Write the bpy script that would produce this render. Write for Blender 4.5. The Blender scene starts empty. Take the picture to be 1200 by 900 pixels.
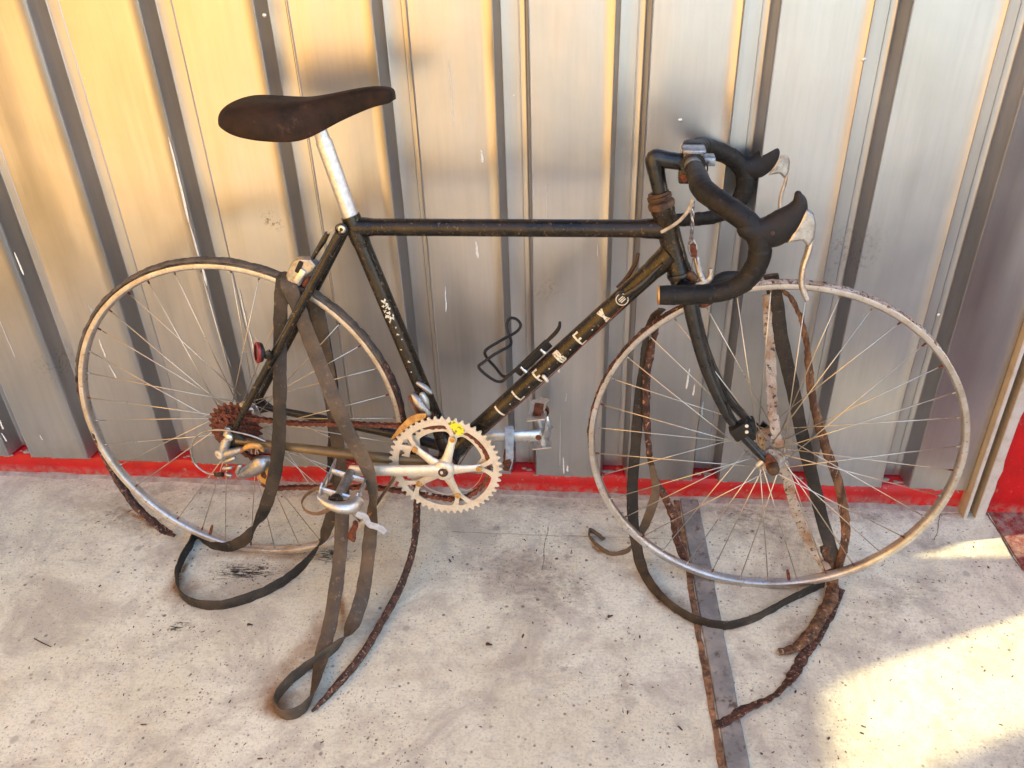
import bpy, bmesh, math, random
from mathutils import Vector, Matrix, noise
R = math.radians
random.seed(7)
SC = bpy.context.scene
COL = SC.collection

# ------------------------------------------------------------------ camera
CAM = Vector((0.0, -1.42598, 1.19113))
FPX = 968.298
cR = Vector((0.99516347, 0.09372702, -0.02940938))
cU = Vector((-0.0248779, 0.53009459, 0.84757349))
cF = Vector((-0.09503029, 0.84274253, -0.5298625))
cam_d = bpy.data.cameras.new('camera')
cam = bpy.data.objects.new('camera', cam_d)
COL.objects.link(cam)
m = Matrix((cR, cU, -cF)).transposed().to_4x4()
m.translation = CAM
cam.matrix_world = m
cam_d.sensor_width = 36.0
cam_d.lens = FPX / 1200 * 36
cam_d.clip_start = 0.02
cam_d.clip_end = 500
SC.camera = cam

# ------------------------------------------------------------------ light
SUN_EL = R(29)
SUN_H = Vector((0.978, 0.208, 0)).normalized()          # horizontal direction TOWARDS the sun
SUN_DIR = (SUN_H * math.cos(SUN_EL) + Vector((0, 0, math.sin(SUN_EL)))).normalized()
w = bpy.data.worlds.new('World'); SC.world = w; w.use_nodes = True
nt = w.node_tree
bg = nt.nodes['Background']
sky = nt.nodes.new('ShaderNodeTexSky')
sky.sky_type = 'NISHITA'; sky.sun_disc = False
sky.sun_elevation = SUN_EL
sky.sun_rotation = math.atan2(SUN_H.x, SUN_H.y)
nt.links.new(sky.outputs[0], bg.inputs[0])
bg.inputs[1].default_value = 0.15
sd = bpy.data.lights.new('sun', 'SUN')
sd.energy = 2.0; sd.angle = R(0.5); sd.color = (1.0, 0.87, 0.50)
sun = bpy.data.objects.new('sun', sd); COL.objects.link(sun)
sun.rotation_mode = 'QUATERNION'
sun.rotation_quaternion = SUN_DIR.to_track_quat('Z', 'Y')
sun.location = (4, 2, 5)
SC.view_settings.view_transform = 'Standard'
SC.view_settings.look = 'None'
SC.view_settings.exposure = 2.42
SC.view_settings.gamma = 1.0

# ------------------------------------------------------------------ placing helpers
def ray(px, py):
    return cF + cR * ((px - 600) / FPX) + cU * ((450 - py) / FPX)
def hit(px, py, o, n):
    d = ray(px, py)
    return CAM + d * ((o - CAM).dot(n) / d.dot(n))
BO = Vector((-0.66120, -0.20865, 0))                       # rear wheel's footprint
BYAW, BLEAN, WB, WR = -0.0291, 0.07319, 0.97456, 0.316
BE = Vector((math.cos(BYAW), math.sin(BYAW), 0))
_h = Vector((-math.sin(BYAW), math.cos(BYAW), 0))
BU = Vector((0, 0, math.cos(BLEAN))) + _h * math.sin(BLEAN)
BN = BU.cross(BE); BN = BN if BN.y < 0 else -BN            # towards the viewer
BM = Matrix((BE, -BN, BU)).transposed().to_4x4(); BM.translation = BO
def B(px, py, w=0.0):
    """pixel of the photograph -> bicycle space (x forward, y away from viewer, z up) on the plane w in front of the bike's middle"""
    X = hit(px, py, BO + BN * w, BN) - BO
    return Vector((X.dot(BE), -w, X.dot(BU)))
def BL(u, v, w): return Vector((u, -w, v))
def BW(px, py, w=0.0):
    return BM @ B(px, py, w)
def FL(px, py, z=0.0):
    return hit(px, py, Vector((0, 0, z)), Vector((0, 0, 1)))
def YP(px, py, y=0.0):
    return hit(px, py, Vector((0, y, 0)), Vector((0, 1, 0)))

# ------------------------------------------------------------------ mesh helpers
def link(name, me, mat=None, parent=None, smooth=True):
    o = bpy.data.objects.new(name, me)
    COL.objects.link(o)
    if mat is not None and not me.materials: me.materials.append(mat)
    if smooth:
        for p in me.polygons: p.use_smooth = True
    if parent is not None: o.parent = parent
    return o
def finish(name, bm, mat, parent=None, smooth=True, angle=40):
    bmesh.ops.recalc_face_normals(bm, faces=bm.faces)
    me = bpy.data.meshes.new(name); bm.to_mesh(me); bm.free()
    o = link(name, me, mat, parent, smooth)
    if smooth and angle:
        me.set_sharp_from_angle(angle=R(angle))
    return o
def tag(o, label=None, cat=None, group=None, kind=None):
    if label: o['label'] = label
    if cat: o['category'] = cat
    if group: o['group'] = group
    if kind: o['kind'] = kind
    return o
def empty(name, mat=None, parent=None):
    o = bpy.data.objects.new(name, None); COL.objects.link(o)
    o.empty_display_size = .05
    if parent is not None: o.parent = parent
    if mat is not None: o.matrix_world = mat
    return o
def box(bm, lo, hi, M=None, bev=0.0):
    vs = [bm.verts.new((x, y, z)) for x in (lo[0], hi[0]) for y in (lo[1], hi[1]) for z in (lo[2], hi[2])]
    fs = [(0,1,3,2),(4,6,7,5),(0,4,5,1),(2,3,7,6),(0,2,6,4),(1,5,7,3)]
    faces = [bm.faces.new([vs[i] for i in f]) for f in fs]
    if M is not None:
        for v in vs: v.co = M @ v.co
    if bev:
        es = list({e for f in faces for e in f.edges})
        bmesh.ops.bevel(bm, geom=es, offset=bev, segments=2, affect='EDGES', profile=0.5)
    return faces
def catmull(pts, vals=None, n=6, closed=False):
    """pts: list of Vector; vals: list of tuples interpolated alongside"""
    out, ov = [], []
    N = len(pts)
    rng = range(N if closed else N - 1)
    def g(i):
        return pts[i % N] if closed else pts[max(0, min(N - 1, i))]
    for i in rng:
        p0, p1, p2, p3 = g(i-1), g(i), g(i+1), g(i+2)
        if not closed:
            if i == 0: p0 = p1 * 2 - p2
            if i == N - 2: p3 = p2 * 2 - p1
        for k in range(n):
            t = k / n
            q = 0.5 * ((2*p1) + (p2-p0)*t + (2*p0-5*p1+4*p2-p3)*t*t + (3*p1-p0-3*p2+p3)*t**3)
            out.append(q)
            if vals is not None:
                a, b = vals[i % N], vals[(i+1) % N]
                ov.append(tuple(x + (y-x)*t for x, y in zip(a, b)))
    if not closed:
        out.append(pts[-1].copy())
        if vals is not None: ov.append(tuple(vals[-1]))
    return (out, ov) if vals is not None else out
def frames(pts, closed=False, ref=None):
    N = len(pts); T = []
    for i in range(N):
        a = pts[(i-1) % N] if closed else pts[max(0, i-1)]
        b = pts[(i+1) % N] if closed else pts[min(N-1, i+1)]
        d = b - a
        T.append(d.normalized() if d.length > 1e-9 else Vector((0, 0, 1)))
    r = ref or Vector((0, 1, 0))
    if abs(r.dot(T[0])) > .95: r = Vector((1, 0, 0))
    nrm = (r - T[0]*r.dot(T[0])).normalized()
    out = []
    for i in range(N):
        nrm = nrm - T[i]*nrm.dot(T[i])
        if nrm.length < 1e-6: nrm = T[i].orthogonal()
        nrm.normalize()
        out.append((T[i], nrm.copy(), T[i].cross(nrm)))
    return out
def sweep(bm, pts, rad, seg=14, closed=False, caps=True, ref=None, round_cap=False, jig=0.0):
    """tube through pts; rad = float or list of r or (ra, rb): rb is along ref"""
    N = len(pts)
    if not isinstance(rad, (list, tuple)): rad = [rad]*N
    if len(rad) != N:
        rr = []
        for i in range(N):
            t = i/(N-1)*(len(rad)-1); k = min(int(t), len(rad)-2); f = t-k
            a, b = rad[k], rad[k+1]
            if isinstance(a, (list, tuple)): rr.append(tuple(x+(y-x)*f for x, y in zip(a, b)))
            else: rr.append(a+(b-a)*f)
        rad = rr
    fr = frames(pts, closed, ref)
    rings = []
    for i, (p, (T, n1, n2)) in enumerate(zip(pts, fr)):
        r = rad[i]
        ra, rb = r if isinstance(r, (tuple, list)) else (r, r)
        ring = []
        for k in range(seg):
            a = 2*math.pi*k/seg
            v = p + n2*(ra*math.cos(a)) + n1*(rb*math.sin(a))
            if jig:
                d = noise.noise_vector(v*90)*jig + noise.noise_vector(v*300)*jig*.6
                v = v + d
            ring.append(bm.verts.new(v))
        rings.append(ring)
    M = N if closed else N-1
    for i in range(M):
        a, b = rings[i], rings[(i+1) % N]
        for k in range(seg):
            bm.faces.new((a[k], a[(k+1) % seg], b[(k+1) % seg], b[k]))
    if caps and not closed:
        for ring, (T, n1, n2), p, s, r in ((rings[0], fr[0], pts[0], -1, rad[0]), (rings[-1], fr[-1], pts[-1], 1, rad[-1])):
            if round_cap:
                rr = min(r) if isinstance(r, (tuple, list)) else r
                prev = ring
                for q in (.5, .85):
                    nr = [bm.verts.new(p + (v.co-p)*math.sqrt(1-q*q) + T*(s*rr*q)) for v in ring]
                    for k in range(seg): bm.faces.new((prev[k], prev[(k+1)%seg], nr[(k+1)%seg], nr[k]))
                    prev = nr
                c = bm.verts.new(p + T*(s*rr))
                for k in range(seg): bm.faces.new((prev[k], prev[(k+1)%seg], c))
            else:
                bm.faces.new(ring)
def tube(name, pts, rad, mat, parent=None, seg=14, n=6, smoothpath=True, **kw):
    bm = bmesh.new()
    if smoothpath and len(pts) > 2: pts = catmull(pts, n=n, closed=kw.get('closed', False))
    sweep(bm, pts, rad, seg, **kw)
    return finish(name, bm, mat, parent)
def lathe(bm, c, axis, prof, seg=32, closed=False):
    """prof: (distance along axis, radius)"""
    axis = axis.normalized(); a = axis.orthogonal().normalized(); b = axis.cross(a)
    rings = []
    for d, r in prof:
        if r < 1e-6: rings.append([bm.verts.new(c+axis*d)])
        else: rings.append([bm.verts.new(c+axis*d+(a*math.cos(2*math.pi*k/seg)+b*math.sin(2*math.pi*k/seg))*r) for k in range(seg)])
    L = len(rings)
    for i in range(L if closed else L-1):
        x, y = rings[i], rings[(i+1) % L]
        for k in range(seg):
            k2 = (k+1) % seg
            if len(x) == 1 and len(y) == 1: continue
            if len(x) == 1: bm.faces.new((x[0], y[k], y[k2]))
            elif len(y) == 1: bm.faces.new((x[k], x[k2], y[0]))
            else: bm.faces.new((x[k], x[k2], y[k2], y[k]))
def plate(name, outline, holes, thick, mat, parent=None, M=None, bevel=0.0, smooth=False):
    """flat shape with holes in local x,z; thickness along y"""
    cu = bpy.data.curves.new(name, 'CURVE'); cu.dimensions = '2D'; cu.fill_mode = 'BOTH'
    cu.extrude = thick/2; cu.bevel_depth = bevel; cu.bevel_resolution = 1
    for lp in [outline] + list(holes):
        s = cu.splines.new('POLY'); s.points.add(len(lp)-1); s.use_cyclic_u = True
        for p, q in zip(s.points, lp): p.co = (q[0], q[1], 0, 1)
    tmp = bpy.data.objects.new('tmp', cu)
    me = bpy.data.meshes.new_from_object(tmp)
    bpy.data.objects.remove(tmp); bpy.data.curves.remove(cu)
    me.name = name; me.materials.clear()
    me.transform(Matrix.Rotation(R(90), 4, 'X'))
    if M is not None: me.transform(M)
    o = link(name, me, mat, parent, True)
    me.set_sharp_from_angle(angle=R(30))
    return o
def circ(cx, cy, r, n=24, a0=0, ry=None):
    return [(cx+r*math.cos(a0+2*math.pi*k/n), cy+(ry or r)*math.sin(a0+2*math.pi*k/n)) for k in range(n)]
def ribbon(name, path, width, thick, mat, parent=None, n=7, jig=0.0, seed=0.0, puff=0.0, ragged=0.0):
    """path: list of (point, width direction, width factor)"""
    pts = [p[0] for p in path]
    vals = [tuple(p[1]) + ((p[2] if len(p) > 2 else 1.0),) for p in path]
    P, V = catmull(pts, vals, n=n)
    bm = bmesh.new(); rings = []
    N = len(P)
    prevn = None
    for i in range(N):
        T = (P[min(N-1, i+1)] - P[max(0, i-1)])
        T = T.normalized() if T.length > 1e-9 else Vector((0, 0, 1))
        W = Vector(V[i][:3]); W = W - T*W.dot(T)
        if W.length < 1e-5: W = T.orthogonal()
        W.normalize(); Nn = T.cross(W)
        hw = width/2*V[i][3]*(1 + .10*noise.noise(P[i]*34 + Vector((seed, 5, 1))) + .05*noise.noise(P[i]*110))
        t = thick/2
        nz = noise.noise(P[i]*60 + Vector((seed, 0, 0)))
        rg1 = ragged*noise.noise(P[i]*130 + Vector((seed+5, 3, 0))); rg2 = ragged*noise.noise(P[i]*130 + Vector((seed+9, 7, 2)))
        c = P[i] + Nn*(nz*jig)
        ring = []
        prof = [(-1, -.45), (-.86, -1), (-.4, -1-puff*.7), (0, -1-puff), (.4, -1-puff*.7), (.86, -1), (1, -.45), (1, .45), (.86, 1), (.4, 1+puff*.7), (0, 1+puff), (-.4, 1+puff*.7), (-.86, 1), (-1, .45)]
        for a, b in prof:
            ww = a*hw + (rg1 if a < 0 else rg2)*abs(a)
            q = c + W*ww + Nn*(b*t)
            if jig: q += noise.noise_vector(q*160)*jig*.45 + noise.noise_vector(q*70)*jig*.5
            ring.append(bm.verts.new(q))
        rings.append(ring)
    S = len(rings[0])
    for i in range(N-1):
        for k in range(S):
            bm.faces.new((rings[i][k], rings[i][(k+1)%S], rings[i+1][(k+1)%S], rings[i+1][k]))
    bm.faces.new(rings[0]); bm.faces.new(rings[-1])
    return finish(name, bm, mat, parent, angle=55)

# ------------------------------------------------------------------ materials
def newmat(name):
    mt = bpy.data.materials.new(name); mt.use_nodes = True
    return mt, mt.node_tree, mt.node_tree.nodes['Principled BSDF']
class NB:
    def __init__(s, nt): s.nt = nt; s.tc = nt.nodes.new('ShaderNodeTexCoord')
    def n(s, t, **kw):
        x = s.nt.nodes.new(t)
        for k, v in kw.items(): setattr(x, k, v)
        return x
    def link(s, a, b): s.nt.links.new(a, b)
    def mapping(s, scale=(1,1,1), loc=(0,0,0), rot=(0,0,0), src='Object'):
        mp = s.n('ShaderNodeMapping'); mp.inputs['Scale'].default_value = scale
        mp.inputs['Location'].default_value = loc; mp.inputs['Rotation'].default_value = rot
        s.link(s.tc.outputs[src], mp.inputs[0]); return mp.outputs[0]
    def noise(s, vec, scale, detail=5, rough=.6, dist=0.0):
        x = s.n('ShaderNodeTexNoise'); x.inputs['Scale'].default_value = scale
        x.inputs['Detail'].default_value = detail; x.inputs['Roughness'].default_value = rough
        x.inputs['Distortion'].default_value = dist
        s.link(vec, x.inputs['Vector']); return x.outputs[0]
    def ramp(s, fac, stops, mode='LINEAR'):
        x = s.n('ShaderNodeValToRGB'); x.color_ramp.interpolation = mode
        el = x.color_ramp.elements
        while len(el) > 1: el.remove(el[-1])
        el[0].position = stops[0][0]; c = stops[0][1]; el[0].color = c if isinstance(c, tuple) else (c, c, c, 1)
        for p, c in stops[1:]:
            e = el.new(p); e.color = c if isinstance(c, tuple) else (c, c, c, 1)
        s.link(fac, x.inputs[0]); return x.outputs[0]
    def mix(s, fac, a, b, mode='MIX'):
        x = s.n('ShaderNodeMix', data_type='RGBA', blend_type=mode)
        for i, v in ((0, fac), (6, a), (7, b)):
            if isinstance(v, (int, float)): x.inputs[i].default_value = v
            elif isinstance(v, tuple): x.inputs[i].default_value = v
            else: s.link(v, x.inputs[i])
        return x.outputs[2]
    def math(s, op, a, b=None, clamp=False):
        x = s.n('ShaderNodeMath', operation=op); x.use_clamp = clamp
        for i, v in ((0, a), (1, b)):
            if v is None: continue
            if isinstance(v, (int, float)): x.inputs[i].default_value = v
            else: s.link(v, x.inputs[i])
        return x.outputs[0]
    def bump(s, h, strength, dist, normal=None):
        x = s.n('ShaderNodeBump'); x.inputs['Strength'].default_value = strength; x.inputs['Distance'].default_value = dist
        s.link(h, x.inputs['Height'])
        if normal is not None: s.link(normal, x.inputs['Normal'])
        return x.outputs[0]
def c4(r, g, b): return (r, g, b, 1.0)
def basic(name, col, rough=.5, metal=0.0, col2=None, s1=40, lo=.4, hi=.62, col3=None, s3=160, lo3=.58, hi3=.68, bump=0.3, bscale=400, coat=0.0, rvar=.12, rough3=None, metal3=None, stretch=(1,1,1), spec=.5):
    mt, nt, bs = newmat(name); b = NB(nt)
    v = b.mapping(stretch)
    bs.inputs['Specular IOR Level'].default_value = spec
    c = c4(*col)
    n1 = b.noise(v, s1, 6, .65)
    if col2: c = b.mix(b.ramp(n1, [(lo, 0.0), (hi, 1.0)]), c4(*col), c4(*col2))
    f3 = None
    if col3:
        f3 = b.ramp(b.noise(v, s3, 5, .7, .3), [(lo3, 0.0), (hi3, 1.0)])
        c = b.mix(f3, c, c4(*col3))
    if isinstance(c, tuple): bs.inputs['Base Color'].default_value = c
    else: b.link(c, bs.inputs['Base Color'])
    r = b.math('ADD', b.math('MULTIPLY', n1, rvar*2), rough - rvar, True)
    if f3 is not None and rough3 is not None:
        r = b.math('ADD', b.math('MULTIPLY', f3, rough3-rough), r, True)
    b.link(r, bs.inputs['Roughness'])
    if f3 is not None and metal3 is not None:
        b.link(b.math('ADD', b.math('MULTIPLY', f3, metal3-metal), metal, True), bs.inputs['Metallic'])
    else: bs.inputs['Metallic'].default_value = metal
    if coat: bs.inputs['Coat Weight'].default_value = coat; bs.inputs['Coat Roughness'].default_value = .25
    if bump:
        h = b.noise(v, bscale, 4, .7)
        b.link(b.bump(h, bump, .002), bs.inputs['Normal'])
    return mt

MT = {}
MT['frame'] = basic('black_frame_paint', (.008,.007,.006), .24, 0.0, (.032,.020,.009), 25, .40, .66, (.17,.105,.048), 130, .60, .70, .15, 300, 0, .10, .6, spec=.38)
MT['black'] = basic('black_enamel', (.006,.006,.006), .30, 0.0, (.020,.017,.015), 60, .42, .66, (.13,.07,.04), 200, .64, .72, .1, 300, 0)
MT['gold'] = basic('warm_reflection_gold', (.20,.125,.050), .33, .35, (.13,.080,.034), 18, .40, .66, (.07,.045,.02), 120, .64, .74, .1, 300)  # warm floor reflection on the black stay, put into the colour
MT['rustdark'] = basic('dark_rust', (.040,.021,.013), .5, .3, (.11,.055,.025), 70, .42, .62, (.36,.22,.10), 180, .62, .70, .5, 500)
MT['residue'] = basic('glue_residue', (.46,.39,.33), .8, 0, (.30,.19,.12), 40, .42, .62, (.045,.028,.022), 150, .53, .58, .8, 300)
MT['tape'] = basic('black_bar_tape', (.006,.0055,.005), .5, 0.0, (.020,.015,.011), 30, .4, .7, (.07,.048,.032), 150, .60, .72, .6, 260, spec=.28)
MT['hood'] = basic('black_rubber_hood', (.008,.007,.007), .55, 0.0, (.017,.011,.008), 45, .42, .70, (.07,.05,.038), 160, .64, .74, .45, 420, spec=.35)
MT['alud'] = basic('grimy_grey_aluminium', (.42,.41,.40), .34, .9, (.28,.26,.24), 70, .4, .62, (.12,.08,.05), 180, .58, .70, .3, 500, 0, .1, .6, .3)
MT['alu'] = basic('aged_aluminium', (.66,.65,.63), .30, .9, (.50,.48,.44), 60, .4, .65, (.40,.30,.20), 220, .64, .74, .25, 500, 0, .1, .6, .3)
MT['rim'] = basic('rim_aluminium', (.64,.61,.57), .34, .9, (.48,.42,.35), 30, .40, .64, (.20,.12,.07), 150, .58, .70, .3, 400, 0, .1, .6, .4)
MT['cream'] = basic('oxidised_cream_aluminium', (.74,.68,.56), .42, .55, (.62,.52,.38), 50, .42, .68, (.34,.22,.12), 200, .63, .72, .25, 500)
MT['spoke'] = basic('spoke_steel', (.58,.54,.46), .3, .9, (.5,.42,.3), 30, .4, .7, bump=0)
MT['rust'] = basic('rust', (.19,.050,.018), .85, .1, (.075,.024,.012), 120, .4, .62, (.42,.17,.07), 260, .6, .72, .8, 700)
MT['rust_chain'] = basic('rusty_chain', (.20,.055,.025), .7, .3, (.08,.025,.015), 200, .4, .62, (.50,.26,.16), 420, .58, .68, .5, 900)
MT['tyre'] = basic('perished_tyre', (.095,.036,.020), .75, 0, (.026,.012,.008), 90, .40, .56, (.40,.20,.12), 150, .57, .63, 1.0, 300, stretch=(1,1,.7))
MT['tread'] = basic('old_tread', (.125,.090,.060), .7, 0, (.050,.036,.026), 60, .4, .65, (.20,.14,.09), 200, .62, .72, .5, 420)
MT['bark'] = basic('cracked_glue_cloth', (.19,.090,.038), .85, 0, (.06,.026,.012), 80, .40, .56, (.42,.27,.17), 140, .58, .68, 1.0, 300, stretch=(1,1,.4))
MT['canvas'] = basic('pale_base_tape', (.40,.35,.29), .85, 0, (.26,.15,.08), 24, .46, .64, (.035,.025,.02), 120, .56, .62, .8, 300)
MT['strap'] = basic('grey_brown_rubber', (.052,.040,.030), .6, 0, (.115,.078,.045), 17, .42, .66, (.20,.145,.09), 90, .58, .74, .6, 260, spec=.35)
MT['strapd'] = basic('dark_rubber', (.018,.015,.012), .6, 0, (.055,.039,.026), 20, .42, .66, (.17,.12,.08), 110, .60, .74, .6, 260, spec=.35)
MT['strapo'] = basic('ochre_stained_rubber', (.12,.074,.036), .6, 0, (.075,.052,.034), 26, .42, .66, (.24,.14,.06), 90, .6, .76, .25, 500)
MT['saddle'] = basic('worn_suede_saddle', (.036,.016,.007), .62, 0, (.011,.006,.003), 14, .38, .60, (.12,.060,.028), 50, .60, .82, .5, 500, spec=.18)
MT['white'] = basic('white_lettering', (.66,.62,.48), .5, 0, (.44,.38,.26), 200, .5, .66, (.06,.045,.03), 330, .58, .62, bump=0)
MT['yellow'] = basic('yellow_sticker', (.72,.66,.02), .5, 0, (.16,.15,.04), 190, .52, .58, bump=0)
MT['redp'] = basic('red_plastic', (.20,.012,.010), .4, 0, bump=0)
MT['leather'] = basic('toe_strap_leather', (.26,.14,.07), .6, 0, (.12,.06,.03), 60, .4, .65, bump=.3)
MT['greyblue'] = basic('faded_grey_strap', (.42,.45,.49), .7, 0, (.28,.30,.33), 80, .4, .65, bump=.3)
MT['ochre'] = basic('gilded_bronze', (.62,.36,.10), .45, .5, (.36,.15,.05), 80, .4, .65, bump=.3)
MT['cable'] = basic('pale_cable_housing', (.50,.44,.35), .5, 0, (.3,.24,.17), 60, .4, .65, bump=0)
MT['braid'] = basic('cable_steel', (.34,.34,.36), .4, .8, (.1,.08,.07), 100, .4, .65, bump=0)
MT['post'] = basic('scratched_silver_post', (.70,.69,.68), .33, .9, (.56,.54,.50), 90, .4, .6, (.30,.26,.20), 300, .62, .68, .4, 500)

def galvanised():
    mt, nt, bs = newmat('galvanised_sheet'); b = NB(nt)
    v = b.mapping(src='Object')
    vs = b.mapping((1, 1, .06), src='Object')
    big = b.noise(v, 3.2, 4, .55, .6)
    brush = b.noise(vs, 90, 5, .7)
    fine = b.noise(v, 260, 4, .7)
    c = b.mix(b.ramp(big, [(.36, 0.0), (.64, 1.0)]), c4(.415,.42,.432), c4(.50,.50,.508))
    c = b.mix(b.ramp(brush, [(.45, 0.0), (.80, .4)]), c, c4(.35,.35,.36))
    runs = b.noise(b.mapping((1, 1, .035), loc=(2,0,5)), 26, 5, .65)
    c = b.mix(b.ramp(runs, [(.34, .25), (.46, 0.0)]), c, c4(.34,.335,.33))
    c = b.mix(b.ramp(runs, [(.56, 0.0), (.72, .22)]), c, c4(.66,.655,.65))
    # thin pale specks of dried splashes and small dark pits
    sp = b.ramp(b.noise(v, 95, 3, .6), [(.74, 0.0), (.77, .75)])
    c = b.mix(sp, c, c4(.78,.76,.70))
    pit = b.ramp(b.noise(b.mapping(loc=(3,1,2)), 70, 5, .75), [(.71, 0.0), (.75, .7)])
    c = b.mix(pit, c, c4(.20,.16,.12))
    # scuffed specky patches
    for (px, py, rx, rz, amt) in ((318,258,.030,.020,.8),(1000,300,.05,.08,.35),(640,340,.03,.04,.3),(60,430,.05,.05,.35)):
        q = YP(px, py, 0)
        mp = b.n('ShaderNodeMapping'); mp.vector_type = 'TEXTURE'
        mp.inputs['Location'].default_value = (q.x, 0, q.z); mp.inputs['Scale'].default_value = (rx, 1, rz); mp.inputs['Rotation'].default_value = (0, R(40), 0)
        b.link(b.tc.outputs['Object'], mp.inputs[0])
        g = b.n('ShaderNodeVectorMath', operation='LENGTH'); b.link(mp.outputs[0], g.inputs[0])
        f = b.ramp(g.outputs['Value'], [(.3, 1.0), (1.0, 0.0)])
        f = b.math('MULTIPLY', f, b.ramp(b.noise(b.mapping(loc=(px,1,0)), 120, 4, .7), [(.52, 0.0), (.60, 1.0)]))
        c = b.mix(b.math('MULTIPLY', f, amt), c, c4(.13,.10,.08))
    # dirt gathering near the foot of the sheets
    sx = b.n('ShaderNodeSeparateXYZ'); b.link(b.tc.outputs['Object'], sx.inputs[0])
    zz = b.math('SUBTRACT', 1.0, b.math('MULTIPLY', sx.outputs[2], 6.0), True)
    zn = b.math('MULTIPLY', zz, b.ramp(b.noise(v, 22, 6, .7), [(.3, 0.0), (.7, 1.0)]), True)
    c = b.mix(b.math('MULTIPLY', zn, .55), c, c4(.26,.22,.18))
    b.link(c, bs.inputs['Base Color'])
    bs.inputs['Metallic'].default_value = .92
    r = b.math('ADD', b.math('ADD', b.math('MULTIPLY', big, .20), b.math('MULTIPLY', runs, .10)), .14)
    r = b.math('ADD', r, b.math('MULTIPLY', fine, .10))
    r = b.math('ADD', r, b.math('MULTIPLY', b.math('ADD', pit, sp), .3), True)
    b.link(r, bs.inputs['Roughness'])
    nb = b.bump(b.noise(b.mapping((1,1,.35)), 5.5, 2, .5), .65, .012)
    nb = b.bump(b.noise(b.mapping((1,1,.12)), 24, 3, .5), .25, .002, nb)
    nb = b.bump(fine, .12, .001, nb)
    b.link(nb, bs.inputs['Normal'])
    return mt
MT['galv'] = galvanised()

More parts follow.
